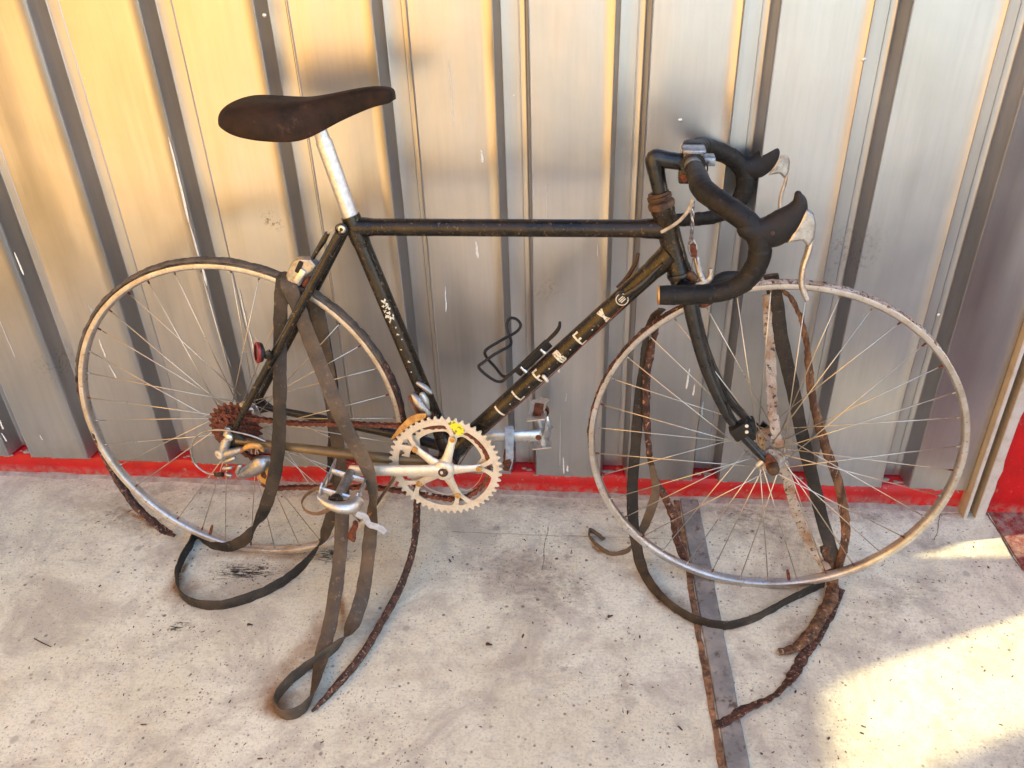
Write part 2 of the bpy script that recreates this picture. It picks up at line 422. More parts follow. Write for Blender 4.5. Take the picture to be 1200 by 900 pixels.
def concrete():
    mt, nt, bs = newmat('worn_concrete'); b = NB(nt)
    v = b.mapping(src='Object')
    big = b.noise(v, 2.6, 5, .6, .5)
    mid = b.noise(v, 16, 6, .68, .3)
    fine = b.noise(v, 190, 5, .75)
    c = b.mix(b.ramp(big, [(.35, 0.0), (.65, 1.0)]), c4(.62,.575,.42), c4(.74,.71,.565))
    c = b.mix(b.ramp(mid, [(.30, .6), (.52, 0.0)]), c, c4(.36,.31,.255))
    c = b.mix(b.ramp(b.noise(b.mapping(loc=(7,3,0)), 9, 6, .7), [(.60, 0.0), (.72, .45)]), c, c4(.64,.62,.58))
    c = b.mix(b.ramp(fine, [(.30, .55), (.50, 0.0)]), c, c4(.23,.20,.17))
    c = b.mix(b.ramp(fine, [(.60, 0.0), (.74, .35)]), c, c4(.74,.72,.68))
    streak = b.noise(b.mapping((1, 7, 1), rot=(0, 0, .35)), 30, 6, .75, .4)
    c = b.mix(b.ramp(streak, [(.34, .45), (.45, 0.0)]), c, c4(.34,.29,.24))
    c = b.mix(b.ramp(b.noise(b.mapping(loc=(2,9,0)), 5.5, 7, .72, .8), [(.38, .62), (.50, 0.0)]), c, c4(.37,.32,.26))
    c = b.mix(b.ramp(b.noise(b.mapping(loc=(4,1,0)), 75, 6, .8), [(.62, 0.0), (.70, .6)]), c, c4(.24,.20,.165))
    # dark specks of several sizes
    for sc, th, am, dens in ((70, .22, .95, .50), (34, .15, .85, .60), (160, .27, .8, .38)):
        vo = b.n('ShaderNodeTexVoronoi'); vo.inputs['Scale'].default_value = sc
        warp = b.n('ShaderNodeMixRGB') if False else None
        b.link(v, vo.inputs['Vector'])
        spot = b.ramp(vo.outputs['Distance'], [(th*.55, 1.0), (th, 0.0)])
        sel = b.n('ShaderNodeSeparateColor'); b.link(vo.outputs['Color'], sel.inputs[0])
        keep = b.ramp(sel.outputs[0], [(dens+.12, 0.0), (dens+.15, 1.0)])
        patch = b.ramp(b.noise(b.mapping(loc=(sc, 2, 1)), 3.5, 4, .6), [(.40, .15), (.62, 1.0)])
        f = b.math('MULTIPLY', b.math('MULTIPLY', spot, keep), b.math('MULTIPLY', patch, am))
        c = b.mix(f, c, c4(.12,.09,.07))
    # scattered round oil and chewing-gum spots
    vo = b.n('ShaderNodeTexVoronoi'); vo.inputs['Scale'].default_value = 11
    b.link(v, vo.inputs['Vector'])
    rim = b.math('ADD', vo.outputs['Distance'], b.math('MULTIPLY', mid, .10))
    spot = b.ramp(rim, [(.12, 1.0), (.16, 0.0)])
    sel = b.n('ShaderNodeSeparateColor'); b.link(vo.outputs['Color'], sel.inputs[0])
    f = b.math('MULTIPLY', spot, b.ramp(sel.outputs[1], [(.55, 0.0), (.6, .55)]))
    c = b.mix(f, c, c4(.24,.21,.18))
    # stains that sit at definite places: (pixel centre -> world), radii, colour, strength
    def stain(x, y, rx, ry, rot, col, amt, lo=.35, ns=28, edge=.55):
        nonlocal c
        mp = b.n('ShaderNodeMapping'); mp.vector_type = 'TEXTURE'
        mp.inputs['Location'].default_value = (x, y, 0); mp.inputs['Scale'].default_value = (rx, ry, 10); mp.inputs['Rotation'].default_value = (0,0,rot)
        b.link(b.tc.outputs['Object'], mp.inputs[0])
        g = b.n('ShaderNodeVectorMath', operation='LENGTH'); b.link(mp.outputs[0], g.inputs[0])
        d = b.math('ADD', g.outputs['Value'], b.math('MULTIPLY', b.math('SUBTRACT', mid, .5), 1.3))
        f = b.ramp(d, [(edge-.25, 1.0), (1.0, 0.0)])
        f = b.math('MULTIPLY', f, b.ramp(b.noise(b.mapping(loc=(x*9, y*7, 3)), ns, 6, .75), [(lo, 0.0), (lo+.25, 1.0)]))
        c = b.mix(b.math('MULTIPLY', f, amt), c, c4(*col))
    for px, py, rx, ry, rot, col, amt, lo, ns in STAINS:
        p = FL(px, py); stain(p.x, p.y, rx, ry, rot, col, amt, lo, ns)
    b.link(c, bs.inputs['Base Color'])
    b.link(b.math('ADD', b.math('MULTIPLY', mid, .3), .55, True), bs.inputs['Roughness'])
    nb = b.bump(mid, .35, .006)
    nb = b.bump(fine, .45, .0016, nb)
    b.link(nb, bs.inputs['Normal'])
    return mt
RS = (.24,.11,.035); BK = (.035,.028,.024)
STAINS = [(285,670,.12,.035,.05,BK,.9,.50,60),(640,400,.01,.01,0,BK,0,.5,60),(212,690,.05,.05,.2,RS,.65,.25,20),(322,822,.045,.04,.3,RS,.8,.22,20),
 (355,760,.03,.10,-.35,RS,.5,.25,20),(790,705,.16,.03,-.75,RS,.55,.28,22),(320,650,.14,.02,.0,RS,.55,.28,24),(850,785,.07,.03,.4,(.16,.08,.06),.5,.35,30),
 (925,735,.05,.05,.5,(.13,.05,.03),.5,.35,30),(150,590,.25,.05,0,(.26,.19,.13),.5,.3,14),(190,760,.05,.02,.2,BK,.6,.52,80),(215,735,.03,.02,.4,BK,.8,.48,90),
 (870,620,.10,.06,.1,(.20,.16,.14),.6,.42,45),(1090,640,.10,.04,.2,(.15,.13,.13),.6,.35,20),(730,800,.03,.06,.1,(.20,.13,.09),.6,.42,50),(560,780,.3,.02,.25,(.33,.24,.17),.4,.35,18),
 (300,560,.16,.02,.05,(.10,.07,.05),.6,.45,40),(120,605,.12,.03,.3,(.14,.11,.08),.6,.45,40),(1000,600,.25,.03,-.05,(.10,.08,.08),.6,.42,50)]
MT['concrete'] = concrete()

def red_mat(name, col, dark):
    mt, nt, bs = newmat(name); b = NB(nt)
    v = b.mapping()
    c = b.mix(b.ramp(b.noise(v, 14, 5, .6), [(.42, 0.0), (.7, 1.0)]), c4(*col), c4(*dark))
    sx = b.n('ShaderNodeSeparateXYZ'); b.link(b.tc.outputs['Object'], sx.inputs[0])
    zz = b.math('SUBTRACT', 1.15, b.math('MULTIPLY', sx.outputs[2], 38.0), True)
    c = b.mix(b.math('MULTIPLY', zz, b.ramp(b.noise(v, 60, 5, .7), [(.40, 0.0), (.6, .8)])), c, c4(.30,.24,.20))
    c = b.mix(b.ramp(b.noise(v, 55, 5, .75), [(.62, 0.0), (.66, .85)]), c, c4(.34,.22,.18))
    b.link(c, bs.inputs['Base Color']); bs.inputs['Roughness'].default_value = .42
    b.link(b.bump(b.noise(v, 60, 5, .6), .3, .004), bs.inputs['Normal'])
    return mt
MT['red'] = red_mat('red_gloss_paint', (.50,.003,.005), (.38,.004,.005))
MT['redfloor'] = red_mat('worn_red_floor_paint', (.20,.022,.018), (.13,.035,.028))
MT['bwhite'] = basic('chipped_white_profile', (.62,.60,.58), .42, .35, (.50,.46,.40), 30, .45, .7, (.25,.15,.08), 130, .66, .72, .3, 300)
MT['btan'] = basic('warm_lit_profile_side', (.46,.36,.23), .5, .3, (.38,.29,.18), 30, .45, .7, (.20,.13,.07), 130, .66, .72, .3, 300)  # warm reflected light put into the colour of the left-facing sides
MT['jointgrey'] = basic('grey_joint_strip', (.17,.165,.155), .75, 0, (.30,.27,.235), 16, .40, .62, (.10,.07,.05), 50, .54, .66, .7, 260)
MT['jointrust'] = basic('rusty_gap_fill', (.30,.15,.07), .9, 0, (.09,.045,.025), 60, .4, .6, (.42,.27,.14), 180, .58, .68, 1.0, 300)
MT['mortar'] = basic('mortar', (.40,.36,.31), .9, 0, (.30,.22,.19), 40, .4, .6, (.45,.12,.09), 70, .64, .70, .9, 300)
MT['dark'] = basic('dark_gap', (.03,.025,.02), .9, 0, bump=0)
MT['bounceochre'] = basic('unseen_bounce_ochre', (.80,.46,.14), .9, 0, (.72,.39,.10), 2, .4, .6, bump=.2)  # warm tone for the added bounce blocks
MT['blockgrey'] = basic('unseen_block_grey', (.13,.14,.17), .9, 0, (.10,.11,.13), 2, .4, .6, bump=.2)  # dark tone for the added unseen blockers
MT['bouncepale'] = basic('unseen_bounce_pale', (.74,.74,.82), .9, 0, (.66,.66,.74), 2, .4, .6, bump=.2)  # pale tone for the added bounce block
MT['debris'] = basic('dry_debris', (.060,.035,.022), .9, 0, (.16,.09,.05), 60, .45, .6, bump=.3)
MT['drip'] = basic('white_paint_drips', (.74,.73,.69), .6, 0, (.50,.49,.46), 150, .5, .7, bump=0)

# ------------------------------------------------------------------ the setting
def floor():
    bm = bmesh.new()
    # concrete slab: fine near the wall, one sheet out to the horizon
    xs = [-200, -12, -4, -1.8, -.9, 0, .45, .85, 1.2, 4, 12, 200]; ys = [-200, -12, -4, -1.6, -.8, -.4, 0, .06, 4, 200]
    g = [[bm.verts.new((x, y, 0)) for x in xs] for y in ys]
    for j in range(len(ys)-1):
        for i in range(len(xs)-1):
            bm.faces.new((g[j][i], g[j][i+1], g[j+1][i+1], g[j+1][i]))
    # far ground behind the wall
    return finish('ground', bm, MT['concrete'], None, False)
tag(floor(), kind='structure')

GX0, GS = -.92744, .19618        # grooves of the corrugated wall
WALL_TOP = 2.35
def wall():
    root = empty('corrugated_wall')
    tag(root, 'tall galvanised corrugated metal wall of vertical sheets behind the bicycle', 'wall')
    # (x from groove centre, depth)
    P0 = [(-.0305,0), (-.0293,-.0012), (-.0279,.0002), (-.0270,.0030), (-.0216,.0415), (-.0206,.0434), (-.0190,.0440),
          (.0080,.0440), (.0086,.0426), (.0098,.0426), (.0104,.0440), (.0182,.0440), (.0202,.0428), (.0214,.0406), (.0266,.0036), (.0276,.0004), (.0290,-.0012), (.0305,0)]
    zs = [.061 + (WALL_TOP-.061)*(k/70)**1.25 for k in range(71)]
    for i in range(-12, 9):
        gx = GX0 + GS*i
        left = gx - GS + .0305
        prof = []
        npan = 7
        for k in range(npan):
            t = k/npan
            x = left + (GS-.061)*t
            prof.append((x, 0.0))
        prof += [(gx+a, b) for a, b in P0]
        xend = gx + .0305
        if i == 8: # last pan ends at the door profile
            prof = [(x, d) for x, d in prof if x < .786] + [(.786, 0.0)]
        bm = bmesh.new(); rows = []
        last = len(prof)-1
        for z in zs:
            row = []
            for q, (x, d) in enumerate(prof):
                u = (x-left)/(GS-.061)
                wob = 0.0
                if 0 < u < 1:
                    wob = math.sin(math.pi*u)*(.0010*noise.noise(Vector((x*2.2, 3.1, z*1.7))) + .0005*noise.noise(Vector((x*9, 1.1, z*4))))
                zz = z
                if z == zs[0]: zz = z + .0025*noise.noise(Vector((x*30, 0, 0)))
                row.append(bm.verts.new((x, d + wob, zz)))
            rows.append(row)
        for a, b2 in zip(rows, rows[1:]):
            for q in range(last):
                bm.faces.new((a[q], a[q+1], b2[q+1], b2[q]))
        # the sheet's thickness at its foot
        e = [bm.verts.new(v.co + Vector((0, .0012, 0))) for v in rows[0]]
        for q in range(last): bm.faces.new((rows[0][q], e[q], e[q+1], rows[0][q+1]))
        o = finish('metal_sheet', bm, MT['galv'], root, True, 50)
        # each sheet's normals towards the viewer
        me = o.data
        if sum(p.normal.y*p.area for p in me.polygons) > 0: me.flip_normals()
    # screws / rivets
    for px, py in ((1100, 369), (797, 141), (310, 18), (1012, 70)):
        p = YP(px, py, 0)
        bm = bmesh.new(); lathe(bm, Vector((p.x, .0005, p.z)), Vector((0,-1,0)), [(0,.0035),(.0012,.0035),(.0022,.0022),(.0026,0)], 14)
        finish('rivet', bm, MT['alu'], root)
    bm = bmesh.new(); box(bm, (-3.3, .062, 0), (1.2, .10, WALL_TOP)); finish('sun_leak_blocker', bm, MT['dark'], root, False)  # unseen slab added behind the sheets to stop sun leaking under them
    # white paint runs
    bm = bmesh.new()
    D = [(30,170,200,233,4),(20,325,30,352,4),(11,300,24,325,0)]
    streaks = [((17,295),(28,322),3),((116,396),(124,418),2.5),((107,360),(114,382),1.6),((128,427),(137,443),2.5),((150,325),(157,350),0),((198,160),(222,260),3.2),((222,260),(243,335),3),
      ((280,337),(290,382),2.2),((292,385),(300,420),2.4),((299,395),(308,405),1.5),((262,405),(271,430),1.4),((0,492),(4,503),3),((2,507),(8,517),3),((47,509),(50,515),2),((104,357),(112,375),1.2),
      ((0,375),(18,418),1.6),((526,70),(532,145),1.6),((564,175),(566,190),3.2),((642,215),(640,260),1.2),((700,285),(700,300),1.5),((558,282),(560,302),3.5),((522,335),(523,365),2),
      ((808,431),(804,455),3.4),((814,450),(812,463),2.6),((824,470),(822,488),2.6),((660,535),(661,555),2),((657,485),(656,545),1.2),((664,460),(663,470),1.5),((665,545),(665,552),3.2),((655,430),(655,436),3)]
    for (x0,y0),(x1,y1),wd in streaks:
        if not wd: continue
        def onwall(px, py):
            p = YP(px, py, 0.0)
            gi = round((p.x-GX0)/GS); off = p.x-(GX0+gi*GS)
            if abs(off) < .0305:
                # on the groove's slanting face or floor
                for k in range(12):
                    off = p.x-(GX0+gi*GS)
                    d = .0440*max(0, min(1, (.0270-abs(off))/.0060))
                    p = YP(px, py, d)
                d = .0440*max(0, min(1, (.0270-abs(off))/.0060))
                return Vector((p.x, d-.0009, p.z))
            return Vector((p.x, -.0016, p.z))
        a, c = onwall(x0,y0), onwall(x1,y1)
        N = 9; hw = (wd if wd > 1.9 else wd*.5)*.5/640
        L = []
        for k in range(N+1):
            t = k/N; p = a.lerp(c, t)
            s = hw*(.55+.45*t + .35*noise.noise(Vector((t*5+x0, y0, 0))))*(1 if 0<k<N else .35)
            dx = .0012*noise.noise(Vector((t*3+x0*.7, 4, 0)))
            L.append((bm.verts.new(p+Vector((-s+dx,0,0))), bm.verts.new(p+Vector((dx,-.0006,0))), bm.verts.new(p+Vector((s+dx,0,0)))))
        for r0, r1 in zip(L, L[1:]):
            bm.faces.new((r0[0], r0[1], r1[1], r1[0])); bm.faces.new((r0[1], r0[2], r1[2], r1[1]))
    o = finish('paint_drips', bm, MT['drip'], root); tag(o, kind='stuff')
    return root
wall()

def rough_box(name, lo, hi, mat, kind=None, amp=.002, dx=.02, seg=None):
    """long sill with a slightly uneven top and front"""
    bm = bmesh.new(); N = int((hi[0]-lo[0])/dx)
    rings = []
    for i in range(N+1):
        x = lo[0] + (hi[0]-lo[0])*i/N
        a = amp*noise.noise(Vector((x*9, 1, 0))); b_ = amp*noise.noise(Vector((x*14, 5, 0))); c_ = amp*noise.noise(Vector((x*20, 9, 0)))
        r = [(lo[1]+a, lo[2]), (lo[1]+b_*.6, (lo[2]+hi[2])/2), (lo[1]+c_*.6, hi[2]-.004+b_), (lo[1]+.004, hi[2]+b_), (hi[1], hi[2]), (hi[1], lo[2])]
        rings.append([bm.verts.new((x, y, z)) for y, z in r])
    for p, q in zip(rings, rings[1:]):
        for k in range(len(p)):
            k2 = (k+1) % len(p); bm.faces.new((p[k], p[k2], q[k2], q[k]))
    bm.faces.new(rings[0]); bm.faces.new(rings[-1])
    return finish(name, bm, mat, None, True, 60)
tag(rough_box('wall_sill', (-3.4, .012, -.005), (.806, .075, .0580), MT['red'], amp=.0034, dx=.010), 'low bright red painted sill running under the metal sheets', 'sill')
# crumbly cement line where sill meets floor
bm = bmesh.new(); N = 420; prev = None
for i in range(N+1):
    x = -3.0 + 3.79*i/N
    h = .0045 + .0035*noise.noise(Vector((x*14, 0, 2))) + .002*noise.noise(Vector((x*60, 0, 2)))
    d = .0100 + .006*noise.noise(Vector((x*10, 4, 2))) + .003*noise.noise(Vector((x*45, 7, 2)))
    row = [bm.verts.new(p) for p in ((x, .014, h+.002), (x, .010-d*.3, h), (x, .010-d, .0006), (x, .010-d, -.003))]
    if prev:
        for k in range(3): bm.faces.new((prev[k], prev[k+1], row[k+1], row[k]))
    prev = row
tag(finish('mortar_fillet', bm, MT['mortar']), kind='structure')
# crumbs of mortar and paint under the sheets' feet
bm = bmesh.new()
for i in range(240):
    x = random.uniform(-1.6, .78); r = random.uniform(.0015, .005)
    gi = round((x-GX0)/GS); ing = abs(x-(GX0+gi*GS)) < .027
    y = random.uniform(.018, .030) if ing else random.uniform(.003, .010)
    M = Matrix.Translation((x, y, .059)) @ Matrix.Diagonal((r*2.2, r, r*.7, 1))
    bmesh.ops.create_icosphere(bm, subdivisions=1, radius=1, matrix=M)
tag(finish('mortar_crumbs', bm, MT['mortar'], None, False), kind='stuff')

# door profiles and the red door jamb at the right
fr = empty('door_frame'); tag(fr, 'pale metal door frame of two upright profiles at the right end of the wall', 'door frame')
def profile(name, x0, x1, y0, y1, mat_s, mat_f, rag=0):
    bm = bmesh.new()
    zs = [k*2.3/90 for k in range(91)]
    rings = []
    for z in zs:
        j = rag*max(0, noise.noise(Vector((x1, 2, z*34)))+.5*noise.noise(Vector((1, 2, z*110)))) if rag else 0
        rings.append([bm.verts.new(p) for p in ((x0, y1, z), (x0, y0+.0015, z), (x0+.0012, y0, z), (x1+j, y0, z), (x1+j, y0+.003, z), (x0+.0012+.002, y0+.003, z), (x0+.003, y1, z))])
    for a, b_ in zip(rings, rings[1:]):
        for k in range(7):
            k2 = (k+1) % 7; bm.faces.new((a[k], a[k2], b_[k2], b_[k]))
    bm.faces.new(rings[0]); bm.faces.new(rings[-1])
    o = finish(name, bm, mat_f, fr, True, 40)
    o.data.materials.append(mat_s)
    for p in o.data.polygons:
        if p.normal.x < -.9: p.material_index = 1
    return o
profile('frame_profile', .7875, .7945, -.0205, .020, MT['btan'], MT['bwhite'])
profile('frame_profile', .8120, .8300, -.0180, .020, MT['btan'], MT['bwhite'], .007)
bm = bmesh.new(); box(bm, (.7960, .008, 0), (.8110, .040, 2.3)); finish('gap_backing', bm, MT['dark'], fr, False)
bm = bmesh.new()
N = 40; g = []
for k in range(N+1):
    z = 2.3*k/N
    g.append([bm.verts.new((x, y + .0015*noise.noise(Vector((x*4, 0, z*5))), z)) for x, y in ((.8260, .060), (.8260, .004), (.8290, .001), (.95, .001), (1.12, .001), (1.20, .001), (1.20, .15), (.8260, .15))])
for a, b_ in zip(g, g[1:]):
    for k in range(8):
        k2 = (k+1) % 8; bm.faces.new((a[k], a[k2], b_[k2], b_[k]))
bm.faces.new(g[0]); bm.faces.new(g[-1])
tag(finish('red_wall', bm, MT['red'], None, True, 40), 'bright red painted wall pier beyond the pale door frame', 'wall')
# red painted patch of floor in front of the pier
bm = bmesh.new(); N = 30
L = []
for k in range(N+1):
    y = .001 - 1.2*k/N
    x = .848 + .0045*noise.noise(Vector((0, y*16, 0))) + .08*max(0, -y-.15)*.12
    L.append((bm.verts.new((x, y, .0035)), bm.verts.new((2.38, y, .0035)), bm.verts.new((x-.001, y, 0.0))))
for a, b_ in zip(L, L[1:]):
    bm.faces.new((a[0], a[1], b_[1], b_[0])); bm.faces.new((a[2], a[0], b_[0], b_[2]))
tag(finish('painted_floor', bm, MT['redfloor'], None, False), kind='structure')

# joint strip across the floor with its rusty gap
def quadstrip(name, a, b_, mat, z, n=60, amp=.0015, bump=0.0, thick=.004):
    """a, b_: the two long edges as lists of floor points"""
    bm = bmesh.new(); prev = None
    for k in range(n+1):
        t = k/n
        p = a[0].lerp(a[1], t); q = b_[0].lerp(b_[1], t)
        d = (q-p).normalized()
        p = p + d*amp*(noise.noise(Vector((t*18, 1, 0)))+.5*noise.noise(Vector((t*70, 1, 0)))); q = q + d*amp*(noise.noise(Vector((t*18, 9, 0)))+.5*noise.noise(Vector((t*70, 5, 0))))
        row = []
        for s in range(6):
            v = p.lerp(q, s/5); h = z + bump*noise.noise(Vector((v.x*90, v.y*90, 0)))
            if s in (0, 5): h = z-thick
            if s == 1: v = p.lerp(q, .06)
            if s == 4: v = p.lerp(q, .94)
            row.append(bm.verts.new((v.x, v.y, h)))
        if prev:
            for s in range(5): bm.faces.new((prev[s], prev[s+1], row[s+1], row[s]))
        prev = row
    return finish(name, bm, mat, None, True, 50)
def ext(p, q, f): return q + (q-p)*f
a0, a1 = FL(796,585), FL(851,900); b0, b1 = FL(818,585), FL(879,900)
tag(quadstrip('joint_strip', (a0, ext(a0,a1,1.4)), (b0, ext(b0,b1,1.4)), MT['jointgrey'], .004, 120), 'grey strip set in the concrete floor under the front wheel', 'floor strip')
r0, r1 = FL(788,585), FL(842,900)
tag(quadstrip('joint_gap', (r0, ext(r0,r1,1.4)), (a0+Vector((-.0005,0,0)), ext(a0,a1,1.4)+Vector((-.0005,0,0))), MT['jointrust'], .0022, 220, .0035, .003), 'rust brown crumbling gap along the left edge of the grey floor strip', 'floor joint')
# fine cracks as shallow dark slivers
def crack(pts, wd):
    bm = bmesh.new(); P = [FL(*p, .0008) for p in pts]; prev = None
    n = 26
    for i in range(len(P)-1):
        for k in range(n + (1 if i == len(P)-2 else 0)):
            t = k/n; p = P[i].lerp(P[i+1], t); d = (P[i+1]-P[i]).normalized(); s = Vector((-d.y, d.x, 0))
            p = p + s*.0035*noise.noise(p*22) + s*.0012*noise.noise(p*120)
            h = wd*(.5+.8*abs(noise.noise(p*60)))
            row = (bm.verts.new(p-s*h), bm.verts.new(p+s*h))
            if prev: bm.faces.new((prev[0], prev[1], row[1], row[0]))
            prev = row
    return finish('floor_crack', bm, MT['dark'], None, False)
for pts, wd in (([(530,623),(620,627),(740,630),(790,632)], .0005), ([(642,616),(635,668)], .0006), ([(1095,633),(1103,603),(1150,600)], .0008), ([(1152,593),(1198,668)], .0013)):
    tag(crack(pts, wd), kind='structure')

# ------------------------------------------------------------------ unseen blocks added off to the side to shade and bounce the light
def sun_to_plane(p, y):
    t = (y - p.y)/SUN_DIR.y
    q = p + SUN_DIR*t
    return (q.x, q.z)
YS = .25
patch1 = [FL(1030,659), FL(1100,637), FL(1200,611), Vector((.97,-.002,0)), Vector((.97,-.135,0)), FL(1200,659)]
patch2 = [FL(968,806), FL(995,784), FL(1200,713), Vector((.98,-.192,0)), Vector((.98,-.415,0)), FL(1200,862), FL(1128,893), FL(1060,925), FL(995,945), FL(975,900), FL(974,850)]
hole1 = [sun_to_plane(p, YS) for p in patch1]
hole2 = [sun_to_plane(p, YS) for p in patch2]
ow = plate('sun_blocker', [(1.22,-.05),(6.0,-.05),(6.0,4.4),(1.22,4.4)], [hole1, hole2], .03, MT['blockgrey'], None, Matrix.Translation((0, YS, 0)))  # added sun blocker, its openings shaped to throw the floor's sun patches
tag(ow, 'unseen grey sheet added to block the sun, two openings shaping the sun patches', 'sun blocker')
bm = bmesh.new(); box(bm, (-2.25, -7.0, -.05), (-1.95, -.35, 3.2))
tag(finish('warm_bounce_left', bm, MT['bounceochre'], None, False), 'unseen ochre block added at the left to bounce warm light', 'sun blocker')  # added out of view for warm bounce and reflections on the metal
bm = bmesh.new(); box(bm, (-2.6, -9.4, -.05), (-.4, -9.0, 3.5))
tag(finish('warm_bounce_back', bm, MT['bounceochre'], None, False), 'unseen ochre block added behind the viewer for warm reflections', 'sun blocker')  # added out of view so the metal mirrors something warm
bm = bmesh.new(); box(bm, (2.4, -2.7, -.05), (2.55, -1.6, 1.9))
tag(finish('pale_bounce_block', bm, MT['bouncepale'], None, False), 'unseen pale block added right of the viewer to shade the ground and reflect pale light', 'wall')  # added out of view to shade the right ground and mirror pale
bm = bmesh.new(); box(bm, (2.4, -1.598, -.05), (2.5, -.38, 1.9))
tag(finish('dark_reflection_block', bm, MT['blockgrey'], None, False), 'unseen dark grey block added at the right to darken the groove reflections', 'dark block')  # added out of view as a dark reflection for the grooves

bm = bmesh.new(); box(bm, (-3.4, -.60, 2.36), (1.22, .24, 2.42))
tag(finish('sky_blocker', bm, MT['blockgrey'], None, False), 'unseen dark slab added over the metal wall to block the overhead sky', 'sky blocker')  # added out of view to cut skylight from above

# ================================================================== THE BICYCLE
bike = empty('bicycle', BM)
tag(bike, 'derelict black road racing bicycle with bare rims leaning on the metal wall', 'bicycle')
def part(name, bm, mat, parent=bike, smooth=True, angle=40): return finish(name, bm, mat, parent, smooth, angle)
Y_ = Vector((0, 1, 0)); W_ = Vector((0, -1, 0))     # W_ points to the viewer's side

BBp = BL(.401, .263, 0)
SL = B(416, 266); HT = B(776, 243); HB = B(796, 318)
TTf = B(781, 268); DTf = B(786, 297)
tube('seat_tube', [SL + (SL-BBp).normalized()*.018, SL, BBp], .0145, MT['frame'], bike, 20, smoothpath=False)
tube('top_tube', [SL, TTf], .0142, MT['frame'], bike, 20, smoothpath=False)
tube('down_tube', [BBp, DTf], .0162, MT['frame'], bike, 24, smoothpath=False)
# head tube with lugs and rims
hd = (HB-HT).normalized()
bm = bmesh.new()
lathe(bm, HT, hd, [(-.001,.0100),(-.001,.0185),(.006,.0190),(.010,.0178),((HB-HT).length-.012,.0178),((HB-HT).length-.008,.0192),((HB-HT).length,.0192),((HB-HT).length,.0100)], 28)
ht = part('head_tube', bm, MT['frame'])
bm = bmesh.new()
for j, (a, b_, r) in enumerate(((TTf, SL, .0160), (DTf, BBp, .0180))):
    d = (b_-a).normalized(); sweep(bm, [a, a+d*.018, a+d*.030, a+d*.040], [r+.002, r, r-.0002, r-.0016], 20)
part('head_lug', bm, MT['frame'], ht)
bm = bmesh.new()
d = (TTf-SL).normalized(); sweep(bm, [SL, SL+d*.020, SL+d*.032], [.0165, .0158, .0143], 20)
d = (BBp-SL).normalized(); sweep(bm, [SL-d*.020, SL+d*.022, SL+d*.034], [.0160, .0160, .0146], 20)
lug = part('seat_lug', bm, MT['frame'])
bm = bmesh.new(); lathe(bm, BBp+W_*-.034, W_, [(0,.008),(0,.0205),(.068,.0205),(.068,.008)], 28)
for q, r in ((SL, .0175), (DTf, .0190)):
    d = (q-BBp).normalized(); sweep(bm, [BBp, BBp+d*.030, BBp+d*.042], [r, r, r-.002], 20)
bb = part('bottom_bracket', bm, MT['black'])
bm = bmesh.new(); lathe(bm, BBp+W_*.0335, W_, [(0,.018),(.006,.018),(.007,.012),(.020,.009),(.034,.0085)], 24); part('axle', bm, MT['rust'], bb)

RH = BL(0, WR, 0)
bolt = B(401, 268, .021)
for s in (1, -1):
    top = Vector((bolt.x, -s*.0175, bolt.z)); bot = BL(.006, .318, s*.062)
    bm = bmesh.new(); sweep(bm, [top, top.lerp(bot,.06), top.lerp(bot, .5), bot + (top-bot).normalized()*.012], [.0085,.0082,.0082,.0060], 16, round_cap=True)
    st = part('seat_stay', bm, MT['frame'])
    bm = bmesh.new(); lathe(bm, top+W_*(s*.006), W_*s, [(0,.0105),(.0035,.0105),(.0045,.0085)], 20); part('stay_cap', bm, MT['black'], st)
    a = BL(.385, .262, s*.026); b_ = BL(.016, .310, s*.062)
    bm = bmesh.new(); sweep(bm, catmull([a, a.lerp(b_,.3)+W_*(s*.007), a.lerp(b_,.65)+W_*(s*.004), b_], n=6), [.0105,.0100,.0088,.0065], 16)
    part('chain_stay', bm, MT['gold'] if s > 0 else MT['black'])
    # dropout
    o = [(-.012,.308),(.002,.294),(.018,.300),(.034,.304),(.036,.312),(.024,.322),(.016,.338),(.006,.342),(-.004,.330),(-.010,.322)]
    plate('dropout', o, [circ(0,.316,.005,12)], .006, MT['black'], bike, Matrix.Translation((0, -s*.0625, 0)), .0008)
bm = bmesh.new(); lathe(bm, Vector((bolt.x, -.016, bolt.z)), W_, [(0,.0075),(.0085,.0075),(.0100,.0055),(.0100,.003),(.0085,.003),(.0085,0)], 20)
part('seat_bolt', bm, MT['alu'], lug)
bm = bmesh.new(); sweep(bm, [BL(.125,.560,-.022), BL(.125,.560,.022)], .006, 12)
part('brake_bridge', bm, MT['frame'])

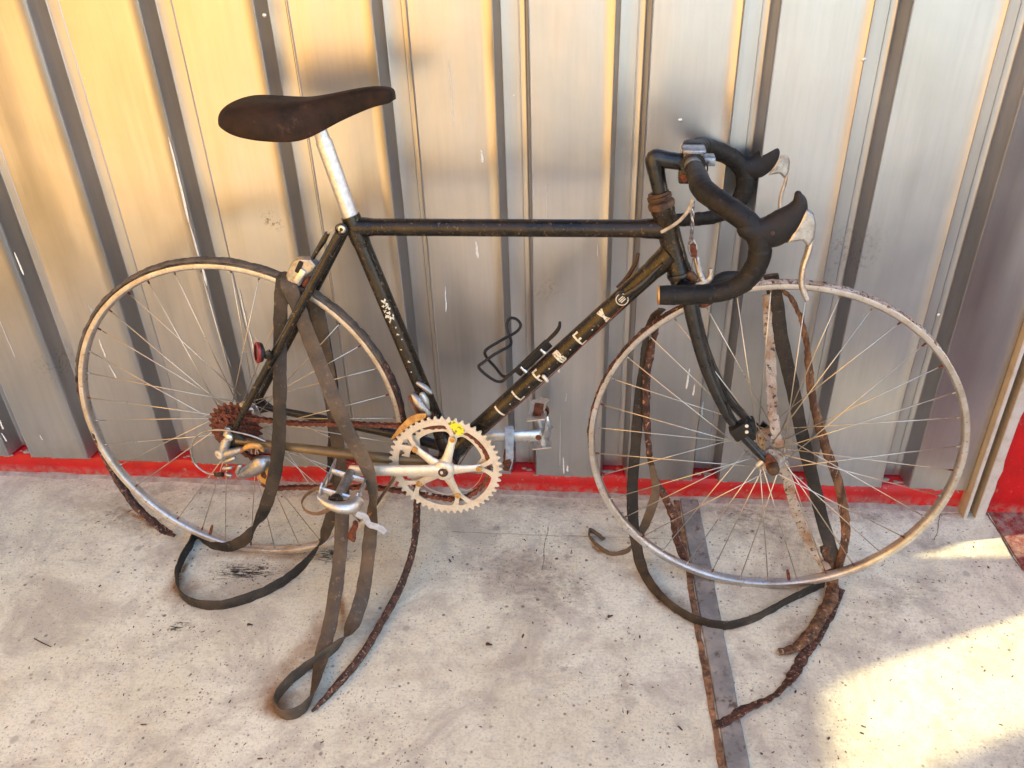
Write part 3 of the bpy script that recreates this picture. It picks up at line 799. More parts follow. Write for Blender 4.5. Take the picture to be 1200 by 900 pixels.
# lettering on the down tube: strokes laid round the tube
dd = (DTf-BBp).normalized()
side = W_ - dd*W_.dot(dd); side.normalize()
up_t = side.cross(dd); up_t = up_t if up_t.z > 0 else -up_t
def dt_s(px, py):
    return (B(px, py, .014)-BBp).dot(dd)
def on_tube(s, h, ang0, r):
    th = ang0 + h/r
    return BBp + dd*s + (side*math.cos(th) + up_t*math.sin(th))*(r+.0005)
def glyph(ch, s0, h0, gw, gh, sw, name='letter', mat=None, r=.0162):
    STR = {'I': [((.3,0),(.3,1))], 'L': [((0,0),(0,1)), ((0,.08),(1,.08))], 'F': [((0,0),(0,1)), ((0,.93),(1,.93)), ((0,.5),(.8,.5))],
     'B': [((0,0),(0,1)), ((0,.93),(.9,.93)), ((0,.5),(.9,.5)), ((0,.07),(.9,.07)), ((.95,.1),(.95,.45)), ((.85,.55),(.85,.9)), ((.45,0),(.45,1))],
     'E': [((0,0),(0,1)), ((0,.93),(1,.93)), ((0,.5),(.8,.5)), ((0,.07),(1,.07))], 'X': [((0,0),(1,1)), ((0,1),(1,0)), ((.5,0),(.5,1))],
     '.': [((0,0),(.01,.12))]}
    bm = bmesh.new()
    for (x0,y0),(x1,y1) in STR[ch]:
        a = Vector((x0*gw, y0*gh, 0)); b_ = Vector((x1*gw, y1*gh, 0)); d = (b_-a).normalized(); n_ = Vector((-d.y, d.x, 0))*sw/2
        N = 8; prev = None
        for k in range(N+1):
            p = a.lerp(b_, k/N); row = []
            for q in (-1, 1):
                v = p + n_*q; row.append(bm.verts.new(on_tube(s0+v.x, h0+v.y, -.05, r)))
            if prev: bm.faces.new((prev[0], prev[1], row[1], row[0]))
            prev = row
    return finish(name, bm, mat or MT['white'], DTOBJ, True, 0)
DTOBJ = [o for o in bike.children if o.name.startswith('down_tube')][0]
for ch, px, py in (('I',587,482), ('L',606,461), ('F',628,437), ('B',653,415), ('E',677,394), ('X',703,366)):
    glyph(ch, dt_s(px, py)-.005, -.0115, .0100, .0265, .0036)
for px, py in ((597,472),(617,450),(641,429),(665,406),(690,382)):
    glyph('.', dt_s(px, py), -.002, .001, .016, .0022, 'dot')
# the round crest of the shifter and its lever
sp = B(729, 350, .020)
bm = bmesh.new(); lathe(bm, sp - side*.006, side, [(0,.0115),(.008,.0115),(.0095,.0105),(.0095,.0085),(.0090,.0083),(.0090,0)], 28)
sh = part('shift_lever', bm, MT['black'])
bm = bmesh.new()
for k in range(24):
    if k in (3, 4): continue
    a0, a1 = 2*math.pi*k/24, 2*math.pi*(k+.82)/24
    P = [sp + side*.0038 + (dd*math.cos(a)+up_t*math.sin(a))*r for a in (a0, a1) for r in (.0090, .0106)]
    vs = [bm.verts.new(p) for p in P]; bm.faces.new((vs[0], vs[1], vs[3], vs[2]))
for k in range(3):
    h = -.003+.003*k; hw = .0058*math.sqrt(max(0, 1-(h/.0065)**2))
    vs = [bm.verts.new(sp + side*.0034 + dd*x + up_t*(h+y)) for x, y in ((-hw,-.0008),(hw,-.0008),(hw,.0008),(-hw,.0008))]; bm.faces.new(vs)
part('crest', bm, MT['cream'], sh)
tube('lever_arm', [B(733,345,.024), B(745,338,.026), B(758,327,.024), B(769,316,.022), B(776,310,.022)], [.0062,.0050,.0042,.0034,.0026], MT['black'], sh, 12)
tube('shift_lever', [B(724,338,-.020), B(735,325,-.028), B(745,308,-.030), B(748,297,-.030)], [.0045,.004,.0035,.0028], MT['rustdark'], bike, 10)
tube('shift_cable', [B(733,357,.019), B(690,398,.020), B(640,446,.020), B(560,516,.018), B(538,545,.015)], .0009, MT['rust'], bike, 6, n=3)
bm = bmesh.new(); sweep(bm, [B(637,441,.021), B(641,446,.021)], .0035, 10, round_cap=True); part('cable_stop', bm, MT['cream'])

# remains of a transfer on the seat tube
dst = (SL-BBp).normalized()
bm = bmesh.new()
for px, py, r in ((450,353,2.6),(453,357,2.0),(449,359,1.6),(455,361,2.3),(451,365,1.7),(456,367,2.2),(453,371,2.4),(459,373,2.6),(461,370,1.3),(457,377,1.4),(464,384,1.0),(466,392,1.2),(471,398,.9),(470,410,1.0),(479,424,1.2),(482,436,.9)):
    c = B(px, py, .0150); n0 = len(bm.verts); vs = []
    for k in range(9):
        a = 2*math.pi*k/9; rr = r/640*(1+.55*math.sin(k*2.4+px)+.25*math.sin(k*1.3+py))
        q = c + Vector((math.cos(a)*rr, 0, math.sin(a)*rr))
        e = q-BBp; e = e-dst*e.dot(dst); vs.append(bm.verts.new(q - e + e.normalized()*.0151))
    bm.faces.new(vs)
part('transfer_remains', bm, MT['white'], [o for o in bike.children if o.name.startswith('seat_tube')][0])

# fork: the wheel is turned a little and stands upright
FE = Vector((0.99715694, -0.07535277, 0)); FU = Vector((0.00261877, 0.03465471, 0.99939591)); FN = FU.cross(FE); FN = FN if FN.y < 0 else -FN
FO = BO + BE*WB
FM = Matrix((FE, -FN, FU)).transposed().to_4x4(); FM.translation = FO
BMi = BM.inverted()
def FB(u, v, wv): return BMi @ (FM @ Vector((u, -wv, v)))         # front wheel space -> bike space
fd = hd
crown = HB + fd*.022
bm = bmesh.new()
lathe(bm, HB + fd*.0002, fd, [(0,.012),(0,.0205),(.004,.0215),(.008,.0205),(.010,.0165),(.013,.0185),(.020,.0180),(.022,.010)], 26)
hs = part('headset_lower', bm, MT['black'], ht)
bm = bmesh.new(); lathe(bm, HT - fd*.0005, -fd, [(0,.012),(0,.0205),(.006,.0212),(.009,.0200),(.011,.0170),(.014,.0190),(.019,.0190),(.020,.0165),(.024,.0165),(.024,.010)], 26)
part('headset_upper', bm, MT['rustdark'], ht)
bm = bmesh.new()
sweep(bm, [crown-fd*.012, crown+fd*.012], .0165, 20)
sweep(bm, [crown+W_*-.036+fd*.004, crown+fd*-.002, crown+W_*.036+fd*.004], [(.011,.012),(.015,.013),(.011,.012)], 16, ref=fd, round_cap=True)
fork = part('fork', bm, MT['black'])
for s in (1, -1):
    tip = FB(-.002, .322, s*.050)
    if s > 0: path = [B(806,334,.033), B(811,365,.036), B(820,403,.038), B(830,436,.041), B(846,473,.045), B(863,501,.048), B(885,529,.050)]
    else:
        q = [B(806,334,.033), B(811,365,.036), B(820,403,.038), B(830,436,.041), B(846,473,.045), B(863,501,.048), B(885,529,.050)]
        path = [Vector((v.x, -v.y - .012*(i/6)+.004, v.z)) for i, v in enumerate(q)]
    path[-1] = path[-1].lerp(tip, .4); path.append(tip)
    bm = bmesh.new(); sweep(bm, catmull(path, n=6), [(.0125,.0105),(.0125,.0105),(.0118,.0100),(.0108,.0092),(.0095,.0085),(.0082,.0078),(.0070,.0068),(.0062,.0055)], 18, ref=Y_)
    bl = part('fork_blade', bm, MT['black'])
    M = Matrix.Identity(4); M.translation = Vector((0, -s*.0505, 0))
    o = plate('fork_end', [(-.013,.330),(-.010,.312),(-.006,.305),(.004,.305),(.009,.312),(.008,.322),(-.002,.334),(-.010,.340)], [], .005, MT['rust'] if s > 0 else MT['black'], None, M, .0006)
    o.data.transform(BMi @ FM); o.parent = bl
# small black sensor clamped on the near blade
bm = bmesh.new()
c = B(868, 503, .052); M = Matrix.Translation(c) @ Matrix.Rotation(R(-38), 4, 'Y')
box(bm, (-.017,-.013,-.013), (.017,.010,.013), M, .004); 
M2 = Matrix.Translation(B(879,500,.040)) @ Matrix.Rotation(R(-10), 4, 'Y'); box(bm, (-.010,-.012,-.022), (.008,.012,.016), M2, .004)
clp = part('sensor_clamp', bm, MT['hood'], fork, True, 30)
for px, py in ((875,499),(875,506)):
    bm = bmesh.new(); lathe(bm, B(px,py,.066), W_, [(0,.003),(.0015,.003),(.0022,0)], 12); part('screw', bm, MT['white'], clp)
tube('sensor_wire', [B(852,470,.05), B(856,488,.055), B(866,494,.055), B(874,490,.052), B(862,470,.048), B(848,452,.045)], .0011, MT['hood'], fork, 6)

# ------------------------------------------------------------------ wheels
def wheel(name, M, flange_l, flange_r, phase, skip=(), hubmat=None, res_seed=0, valve=0.0):
    root = empty(name); root.parent = bike
    root.matrix_parent_inverse = Matrix.Identity(4); root.matrix_basis = BMi @ M @ Matrix.Translation((0, 0, WR))
    # rim: shallow box section with a dished tyre bed, 20 mm wide
    prof = [(.3156,.0096),(.3162,.0086),(.3148,.0070),(.3130,.0040),(.3124,0),(.3130,-.0040),(.3148,-.0070),(.3162,-.0086),(.3156,-.0096),
            (.3115,-.0098),(.3078,-.0090),(.3056,-.0066),(.3047,-.0032),(.3046,0),(.3047,.0032),(.3056,.0066),(.3078,.0090),(.3115,.0098)]
    bm = bmesh.new(); S = 144; rings = []
    for k in range(S):
        a = 2*math.pi*k/S
        rings.append([bm.verts.new((r*math.cos(a), y + .0008*math.sin(3*a+phase), r*math.sin(a) + .0007*math.sin(2*a+1))) for r, y in prof])
    P = len(prof)
    for k in range(S):
        a, b_ = rings[k], rings[(k+1)%S]
        for q in range(P): bm.faces.new((a[q], b_[q], b_[(q+1)%P], a[(q+1)%P]))
    rim = finish('rim', bm, MT['rim'], root, True, 35)
    hm = hubmat or MT['alu']
    bm = bmesh.new()
    prof = [(-flange_l-.004,.004),(-flange_l-.004,.014),(-flange_l-.0015,.0165),(-flange_l-.0015,.0215),(-flange_l,.0225),(-flange_l+.0015,.0215),(-flange_l+.003,.014),(-flange_l+.010,.0095),(flange_r-.010,.0095),(flange_r-.003,.014),(flange_r-.0015,.0215),(flange_r,.0225),(flange_r+.0015,.0215),(flange_r+.0015,.0165),(flange_r+.004,.014),(flange_r+.004,.004)]
    lathe(bm, Vector((0,0,0)), Vector((0,-1,0)), prof, 30)
    sweep(bm, [Vector((0,.066,0)), Vector((0,-.066,0))], .0046, 12)
    finish('hub', bm, hm, root, True, 35)
    # 36 crossed spokes, 3-cross
    for k in range(36):
        if k in skip: continue
        s = 1 if k % 2 else -1                       # viewer side / wall side
        a = phase + 2*math.pi*k/36
        j = (k//2) % 2
        off = (1 if j else -1)*R(60)
        ha = a + off*.95
        fy = -(flange_r if s > 0 else -flange_l) + (.0016 if j else -.0016)
        hp = Vector((.0195*math.cos(ha), fy, .0195*math.sin(ha)))
        rp = Vector((.3055*math.cos(a), -s*.0022, .3055*math.sin(a)))
        bm = bmesh.new()
        mid = hp.lerp(rp, .5) + Vector((random.uniform(-1,1), random.uniform(-1,1), random.uniform(-1,1)))*.0008
        sweep(bm, [hp, mid, rp], .00098, 6)
        sp_ = finish('spoke', bm, MT['spoke'], root, True, 0)
        bm = bmesh.new(); d = (hp-rp).normalized(); sweep(bm, [rp-d*.003, rp+d*.0075], [.0020,.0016], 8)
        finish('nipple', bm, MT['rust'] if random.random() < .35 else MT['alud'], root, True, 0)
    bm = bmesh.new(); d = Vector((math.cos(valve), 0, math.sin(valve))); sweep(bm, [d*.303, d*.285, d*.280], [.0032,.0030,.0018], 10)
    finish('valve_stem', bm, MT['rust'], root)
    return root
rw = wheel('rear_wheel', BM, .034, .020, .06, skip=(5, 22), valve=R(-113))
fw = wheel('front_wheel', FM, .034, .034, R(-3.2), hubmat=MT['canvas'], valve=R(-76))
# rust and dried glue left along the front rim
def residue(root, a0, a1, w0, h, mat, seed, n=90, dens=1.0):
    bm = bmesh.new(); prev = None
    for k in range(n+1):
        a = a0+(a1-a0)*k/n
        e = min(1, 6*min(k, n-k)/n+.15)
        hh = h*e*(.45+1.1*abs(noise.noise(Vector((a*14+seed, 1, 0)))) + .5*noise.noise(Vector((a*60, seed, 0))))
        ww = w0*(.85+.4*noise.noise(Vector((a*22, seed, 3))))
        r0 = .3135; row = []
        for y, r in ((-ww, r0+.0012), (-ww*1.02, r0+.002+hh*.5), (-ww*.6, r0+.003+hh), (0, r0+.003+hh*.8), (ww*.6, r0+.003+hh), (ww*1.02, r0+.002+hh*.5), (ww, r0+.0012)):
            v = Vector((r*math.cos(a), y, r*math.sin(a))); v += noise.noise_vector(v*220)*.0007; row.append(bm.verts.new(v))
        if prev:
            for q in range(6): bm.faces.new((prev[q], prev[q+1], row[q+1], row[q]))
        prev = row
    return finish('glue_residue', bm, mat, root, True, 50)
residue(fw, R(186), R(122), .0092, .0028, MT['tyre'], 1)
residue(fw, R(121), R(38), .0090, .0026, MT['residue'], 5)
residue(fw, R(36), R(-60), .0085, .0008, MT['residue'], 9)

# ------------------------------------------------------------------ front axle nuts
for s in (1, -1):
    c = BMi @ (FM @ Vector((0, -s*.053, WR)))
    bm = bmesh.new(); lathe(bm, c, W_*s, [(0,.009),(.004,.0105),(.010,.0105),(.015,.0085),(.017,.004),(.017,0)], 20); part('axle_nut', bm, MT['rustdark'] if s > 0 else MT['alu'])
bm = bmesh.new(); sweep(bm, [B(888,545,.056), B(893,541,.058)], .004, 8, round_cap=True); part('axle_tab', bm, MT['cream'])
for s in (1, -1):
    bm = bmesh.new(); lathe(bm, BL(0,.316,s*.066), W_*s, [(0,.009),(.005,.0095),(.009,.008),(.010,0)], 16); part('axle_nut', bm, MT['rust'])

# ------------------------------------------------------------------ saddle and post
STN = [(255.5,130,146,.040),(260,118,150,.056),(270,113.5,157,.066),(285,112.5,162,.071),(305,113.5,165.5,.069),(330,114,167,.061),(350,114,166.5,.050),(367,112,160.5,.040),(382,109.5,152,.031),(400,106,142,.0245),(420,102,133,.0205),(437,100,126,.0190),(449,100.5,123,.0180),(457,102,121.5,.0160),(460.5,106,118,.0125)]
bm = bmesh.new(); rings = []; inner = []
for px, yt, yb, hw in STN:
    T_ = B(px, yt, -.006); Bo = B(px, yb, hw*.9)
    zt, zb = T_.z, Bo.z; u = Bo.x
    H = zt-zb
    pr_ = [(1.0,0),(1.03,.22),(1.0,.50),(.90,.76),(.70,.92),(.40,.985),(0,1.0)]
    half = [(hw*a, zb+H*b_) for a, b_ in pr_]
    full = [Vector((u, -x, z)) for x, z in half] + [Vector((u, x, z)) for x, z in reversed(half[:-1])]
    rings.append([bm.verts.new(v) for v in full])
    inner.append([bm.verts.new(Vector((v.x, v.y*.93, zb + (v.z-zb)*.93 + .0005))) for v in full])
for L in (rings, inner):
    for a, b_ in zip(L, L[1:]):
        for k in range(len(a)-1): bm.faces.new((a[k], a[k+1], b_[k+1], b_[k]))
for a, b_ in zip(rings, inner):
    pass
for k in range(len(rings)-1):
    bm.faces.new((rings[k][0], rings[k+1][0], inner[k+1][0], inner[k][0])); bm.faces.new((rings[k][-1], rings[k+1][-1], inner[k+1][-1], inner[k][-1]))
bm.faces.new(rings[0]); bm.faces.new(rings[-1]); bm.faces.new(inner[0]); bm.faces.new(inner[-1])
sad = part('saddle', bm, MT['saddle'], bike, True, 70)
md = sad.modifiers.new('s', 'SUBSURF'); md.levels = md.render_levels = 2
for s in (1, -1):
    tube('saddle_rail', [BL(.09,.872,s*.030), BL(.13,.866,s*.024), BL(.19,.866,s*.022), BL(.24,.872,s*.018), BL(.30,.896,s*.008)], .0035, MT['rust'], sad, 10)
PT = B(376, 156); PB = SL + (SL-BBp).normalized()*.012
pd = (PB-PT).normalized()
bm = bmesh.new(); sweep(bm, [PT+pd*.012, PB], .0132, 24); sweep(bm, [PT-pd*.004, PT+pd*.016, PT+pd*.017], [.0110,.0118,.0134], 20)
pst = part('seat_post', bm, MT['post'])
bm = bmesh.new(); box(bm, (PT.x-.022, -.028, PT.z+.006), (PT.x+.004, .028, PT.z+.018), None, .003); part('saddle_clamp', bm, MT['alu'], pst)

# ------------------------------------------------------------------ stem, bars, levers
SB = B(776, 236); ST = B(766, 186)
CL = B(811, 190)
bm = bmesh.new(); sweep(bm, catmull([SB + (SB-ST).normalized()*.01, SB.lerp(ST,.5), ST.lerp(SB,.12)], n=6), [.0112,.0125,.0138], 20)
sweep(bm, catmull([ST.lerp(SB,.30), ST+Vector((.0005,0,.001)), ST.lerp(CL,.35), CL+Vector((-.012,0,0))], n=7), [.0135,.0130,.0128,.0125], 20)
stem = part('stem', bm, MT['black'])
bm = bmesh.new(); sweep(bm, [CL+W_*-.019, CL+W_*.019], .0185, 22); M = Matrix.Translation(CL+Vector((-.010,0,-.020))); box(bm, (-.009,-.015,-.010), (.009,.015,.012), M, .003)
cl = part('bar_clamp', bm, MT['frame'], stem)
bm = bmesh.new(); lathe(bm, CL+Vector((-.012,-.013,-.020)), W_, [(0,.0065),(.008,.0065),(.009,.004),(.009,0)], 6); part('binder_bolt', bm, MT['rust'], cl)
C = CL
bx = lambda px, py, wv: B(px, py, wv)
near = [Vector((C.x+.001, -.070, C.z)), Vector((C.x+.002, -.105, C.z)), bx(824,222,.140), bx(842,236,.166), bx(864,251,.182), bx(881,266,.189), bx(890,283,.190), bx(889,304,.190), bx(878,324,.190), bx(862,336,.190), bx(840,343,.190), bx(808,345.5,.190), bx(773,346,.190)]
FARU = .14
full = [Vector((p.x, -p.y, p.z)) for p in reversed(near)] + [Vector((C.x, .03, C.z)), Vector((C.x, -.03, C.z))] + near
cen = catmull(full, n=6)
bm = bmesh.new(); sweep(bm, catmull([Vector((C.x,.095,C.z)), Vector((C.x,.03,C.z)), Vector((C.x,-.03,C.z)), Vector((C.x,-.095,C.z))], n=4), .0128, 20)
bar = part('handlebar', bm, MT['alu'])
for s in (1, -1):
    bm = bmesh.new()
    pts = [Vector((p.x + (FARU*abs(p.y) if s < 0 else 0), p.y*s, p.z - (.02*abs(p.y) if s < 0 else 0))) for p in near]
    pts = [Vector((C.x, -s*.050, C.z))] + pts
    P = catmull(pts, n=16)
    # a little ridge at each wrap of the tape
    L = 0; rad = []
    for i, q in enumerate(P):
        if i: L += (q-P[i-1]).length
        f = (L/.024) % 1.0
        rad.append(.0134 + .0016*min(1, max(0, (i/len(P)-.05)*6))*min(1, max(0, (.80-i/len(P))*5)) + .0009*(1-f)**1.5 + .0002*noise.noise(q*200))
    # dense resample for the wraps
    sweep(bm, P, rad, 22)
    tp = part('bar_tape', bm, MT['tape'], bar, True, 60)
    e = pts[-1]; d = (pts[-1]-pts[-2]).normalized()
    bm = bmesh.new(); lathe(bm, e+d*.0003, d, [(0,.0134),(.0022,.0134),(.0032,.0115),(.0032,0)], 20); part('end_plug', bm, MT['ochre'], bar)
    # hood
    f_ = lambda px, py, wv=.190: (lambda v: Vector((v.x + (FARU*abs(v.y) if s < 0 else -.004), v.y*s, v.z - (.02*abs(v.y) if s < 0 else 0))))(B(px, py, wv))
    bm = bmesh.new()
    hp = [f_(880,268), f_(895,272), f_(910,270), f_(925,260), f_(936,248), f_(940.5,237), f_(939,228)]
    sweep(bm, catmull(hp, n=7), [(.0145,.0155),(.0200,.0150),(.0230,.0142),(.0215,.0135),(.0155,.0120),(.0100,.0100),(.0048,.0065)], 24, ref=Y_, round_cap=True)
    hood = part('brake_hood', bm, MT['hood'], bike, True, 60)
    bm = bmesh.new(); lathe(bm, f_(909,273,.2045), W_*s, [(0,.0030),(.0012,.0030),(.0018,0)], 12); part('hood_screw', bm, MT['rustdark'], hood)
    # alloy lever: bracket wedge and curved blade
    o = [f_(930,279), f_(938,266), f_(948,248), f_(953,251), f_(956,263), f_(954,277), f_(950,283), f_(944,277)]
    yy = o[0].y
    lv = plate('brake_lever', [(q.x, q.z) for q in o], [], .013, MT['alud'], bike, Matrix.Translation((0, yy, 0)), .0035)
    bp = [f_(952,262), f_(953.5,280), f_(950,297), f_(945.5,310), f_(943,325), f_(944,338), f_(949,351)]
    bm = bmesh.new(); sweep(bm, catmull(bp, n=6), [(.0055,.0085),(.0052,.0085),(.0046,.0078),(.0042,.0072),(.0042,.0068),(.0042,.0064),(.0036,.0058)], 16, ref=Y_, round_cap=True)
    part('lever_blade', bm, MT['rim'], lv)
    # stem-side brace fitting
bm = bmesh.new()
M = Matrix.Translation(Vector((C.x+.004, .048, C.z+.004))); box(bm, (-.016,-.018,-.020), (.016,.018,.017), M, .006)
part('bar_bracket', bm, MT['tape'], bar, True, 30)
bm = bmesh.new(); M = Matrix.Translation(Vector((C.x+.001, -.002, C.z+.019))); box(bm, (-.017,-.018,-.003), (.017,.022,.003), M, .0015)
M = Matrix.Translation(Vector((C.x+.024, .010, C.z+.004))); box(bm, (-.008,-.016,-.009), (.010,.016,.004), M, .0015)
part('bar_plate', bm, MT['braid'], bar, True, 30)
tube('wire_hook', [B(823,196,.01), B(828,192,.012), B(829,199,.012), B(826,206,.012), B(825,213,.012)], .0012, MT['hood'], bar, 6)

# cables
tube('cable_housing', [B(812,234,.03), B(807,246,.03), B(797,258,.03), B(786,266,.030), B(775,272,.026)], .0028, MT['cable'], bike, 10)
bm = bmesh.new(); P = catmull([B(812,236,.006), B(811.5,250,.010), B(811,268,.012), B(810,281,.014)], n=10)
for ph in (0, math.pi):
    q = [p + Vector((math.cos(i*.55+ph), math.sin(i*.55+ph), 0))*.0016 for i, p in enumerate(P)]
    sweep(bm, q, .0018, 7)
part('twisted_cable', bm, MT['braid'])
tube('twisted_cable', [B(810,280,.014), B(807,287,.016), B(808.5,296,.018), B(813,299,.018), B(816,291,.016), B(812,280,.014)], .0018, MT['braid'], bike, 7)
bm = bmesh.new(); sweep(bm, [B(812,286,.016), B(812.5,292,.016), B(812.8,294,.016), B(813,300,.016)], [.0042,.0046,.0060,.0050], 12); part('cable_barrel', bm, MT['rust'])
tube('straddle_wire', [B(813,299,.016), B(811,312,.016), B(811,320,.014)], .0011, MT['braid'], bike, 6)
tube('straddle_wire', [B(815,299,.016), B(819,316,.016), B(823,327,.018)], .0011, MT['rust'], bike, 6)

# front brake
bm = bmesh.new()
sweep(bm, catmull([B(816,302,.012), B(819,315,.014), B(824,329,.016), B(830,340,.018)], n=6), [(.0045,.0035),(.0050,.004),(.0060,.005),(.0060,.005)], 14, ref=Y_, round_cap=True)
sweep(bm, catmull([B(811,334,.014), B(822,332,.016), B(832,326,.016), B(833,316,.016)], n=6), [.005,.0062,.0052,.0035], 14, round_cap=True)
fb = part('front_brake', bm, MT['alud'])
bm = bmesh.new(); sweep(bm, [B(809,322,.014), B(813,326,.016)], [.0075,.0065], 10, round_cap=True); part('brake_nut', bm, MT['rustdark'], fb)
bm = bmesh.new(); sweep(bm, catmull([B(835,331,-.012), B(850,325,-.014), B(872,325,-.016), B(884,329,-.016)], n=5), [.008,.010,.009,.005], 14, round_cap=True); part('brake_pad', bm, MT['hood'], fb)
bm = bmesh.new(); sweep(bm, catmull([B(815,355,.020), B(824,357,.022), B(833,354,.020)], n=5), [.004,.0055,.004], 12, round_cap=True); part('brake_pad', bm, MT['rust'], fb)

# rear brake on the stays
q = [B(px,py,.014) for px, py in ((343.5,311),(347,306),(353,303.5),(366,304.5),(370,309),(366,315),(358,320),(353,330),(347,336),(342,331),(339.5,321))]
rb = plate('rear_brake', [(v.x, v.z) for v in q], [], .014, MT['alud'], bike, Matrix.Translation((0,-.014,0)), .0035)
bm = bmesh.new(); M = Matrix.Translation(B(352,323,.022)) @ Matrix.Rotation(R(-52), 4, 'Y'); box(bm, (-.015,-.006,-.006), (.015,.006,.006), M, .003); part('brake_arm', bm, MT['alu'], rb)
bm = bmesh.new(); M = Matrix.Translation(B(351,312,.024)) @ Matrix.Rotation(R(-60), 4, 'Y'); box(bm, (-.012,-.004,-.004), (.010,.004,.004), M, .002)
M = Matrix.Translation(B(349,339,.016)) @ Matrix.Rotation(R(12), 4, 'Y'); box(bm, (-.018,-.010,-.011), (.018,.008,.010), M, .004); part('brake_pad', bm, MT['hood'], rb, True, 30)
bm = bmesh.new(); sweep(bm, [B(358,333,.018), B(362,328,.018)], .006, 10, round_cap=True); part('brake_nut', bm, MT['rust'], rb)
tube('brake_cable', [B(397,266,.024), B(387,271,.02), B(381,277,.018)], .0016, MT['cable'], bike, 8)
tube('brake_cable', [B(384,273,.018), B(379,282,.018), B(372,293,.016), B(366,303,.014)], [.0042,.0050,.0042,.0036], MT['frame'], bike, 10)

# round red reflector on the near stay
bm = bmesh.new(); c = B(303, 413, .062); ax = Vector((-.80, -.56, .18)).normalized()
lathe(bm, c-ax*.010, ax, [(0,.006),(.004,.0165),(.010,.0180),(.0120,.0172),(.0128,0)], 28)
rf = part('reflector', bm, MT['hood'])
bm = bmesh.new(); lathe(bm, c-ax*.010, ax, [(.0095,.0182),(.0135,.0186),(.0150,.0165),(.0152,.0140),(.0140,.0138),(.0100,.0170)], 28); part('reflector_ring', bm, MT['redp'], rf)
bm = bmesh.new(); sweep(bm, [c-ax*.012, B(314,416,.055), B(318,419,.05)], [.008,.0085,.006], 12); part('bracket', bm, MT['frame'], rf)

# bottle cage of black wire
cg = []
def wire(pts, r=.0026, name='bottle_cage', parent=bike): return tube(name, [B(*p) for p in pts], r, MT['hood'], parent, 9, n=5)
cage = wire([(656,378,.02),(655,385,.02),(649,393,.02),(630,410,.018),(610,428,.018),(594,442,.018),(588,447,.022),(580,446,.028),(568,438,.032),(561,430,.033),(566,425,.03),(580,415,.02),(596,406,.0),(599,402,-.01),(598,396,-.018),(595,388,-.024),(594,379,-.03),(598,373,-.033),(605,374,-.034),(610,380,-.034),(608,386,-.032),(602,391,-.026),(594,395,-.016),(582,402,0),(572,408,.010),(568,413,.014),(571,420,.006),(580,430,-.006),(590,441,-.014),(600,437,-.016),(615,424,-.018),(635,405,-.02),(650,390,-.02),(655,383,-.01),(656,378,.0)])
bm = bmesh.new(); a = B(606,437,.0); b_ = B(643,402,.0); sweep(bm, [a, b_], [(.009,.0035),(.009,.0035)], 10, ref=W_); part('cage_strap', bm, MT['hood'], cage)
for px, py in ((612,433),(634,411)):
    bm = bmesh.new(); sweep(bm, [B(px+5,py+3,0), B(px-2,py-4,.0)], .004, 10); part('screw', bm, MT['alu'], cage)

# ------------------------------------------------------------------ cranks, rings, pedals
CC = BL(.402, .268, 0)
def ring_plate(name, teeth, r_out, r_root, r_in, wpos, mat, th, holes=True, tabs=True, parent=None):
    out = []
    for k in range(teeth):
        a = 2*math.pi*k/teeth; st = 2*math.pi/teeth
        for f, r in ((-.30, r_root), (-.12, r_out-.0008), (0, r_out), (.12, r_out-.0008), (.30, r_root), (.5, r_root-.0006)):
            out.append((r*math.cos(a+f*st), r*math.sin(a+f*st)))
    inn = []
    for k in range(120):
        a = 2*math.pi*k/120
        d = min(abs(((a - R(b0) + math.pi) % (2*math.pi)) - math.pi) for b0 in ARMS)
        r = r_in
        if tabs:
            t = max(0, 1 - d/R(15)); t = t*t*(3-2*t); r = r_in - (r_in-.0575)*t
        inn.append((r*math.cos(a), r*math.sin(a)))
    hs_ = [inn]
    if holes:
        for b0 in ARMS: hs_.append([(rr*math.cos(R(b0+aa)), rr*math.sin(R(b0+aa))) for rr, aa in ((.0880,-6.5),(.0895,0),(.0880,6.5),(.0715,1.0),(.0715,-1.0))])
    M = Matrix.Translation((CC.x, -wpos, CC.z))
    return plate(name, out, hs_, th, mat, parent, M, .0004)
ARMS = [0, 72, 144, 216, 288]
ARMS = [a + 1.5 for a in ARMS]
crk = empty('crankset'); crk.parent = bike; crk.location = (0, 0, 0)
ring_plate('chainring', 52, .1045, .0985, .0872, .048, MT['cream'], .0028, parent=crk)
ring_plate('chainring', 42, .0835, .0785, .0690, .0385, MT['cream'], .0024, parent=crk)
# spider and near crank arm in one forging
bm = bmesh.new()
c0 = Vector((CC.x, -.058, CC.z))
lathe(bm, Vector((CC.x, -.050, CC.z)), W_, [(0,.0175),(.004,.0200),(.015,.0195),(.0185,.0165),(.0185,.0095),(.0135,.0090),(.0135,0)], 28)
for a in ARMS:
    d = Vector((math.cos(R(a)), 0, math.sin(R(a))))
    sweep(bm, [c0+d*.010, c0+d*.030+Y_*.002, c0+d*.052+Y_*.006, c0+d*.064+Y_*.008], [(.0115,.0050),(.0085,.0045),(.0070,.0032),(.0078,.0030)], 14, ref=Y_, round_cap=True)
PE = B(412, 552, .072); PE = Vector((PE.x, -.072, PE.z))
dcr = (PE - Vector((CC.x, -.064, CC.z))); ln = dcr.length; dcr.normalize()
c1 = Vector((CC.x, -.063, CC.z))
sweep(bm, [c1, c1+dcr*.03, c1+dcr*.10, c1+dcr*(ln-.015), c1+dcr*ln], [(.0150,.0070),(.0118,.0072),(.0105,.0068),(.0110,.0062),(.0125,.0062)], 18, ref=Y_, round_cap=True)
part('crank_arm', bm, MT['cream'], crk, True, 50)
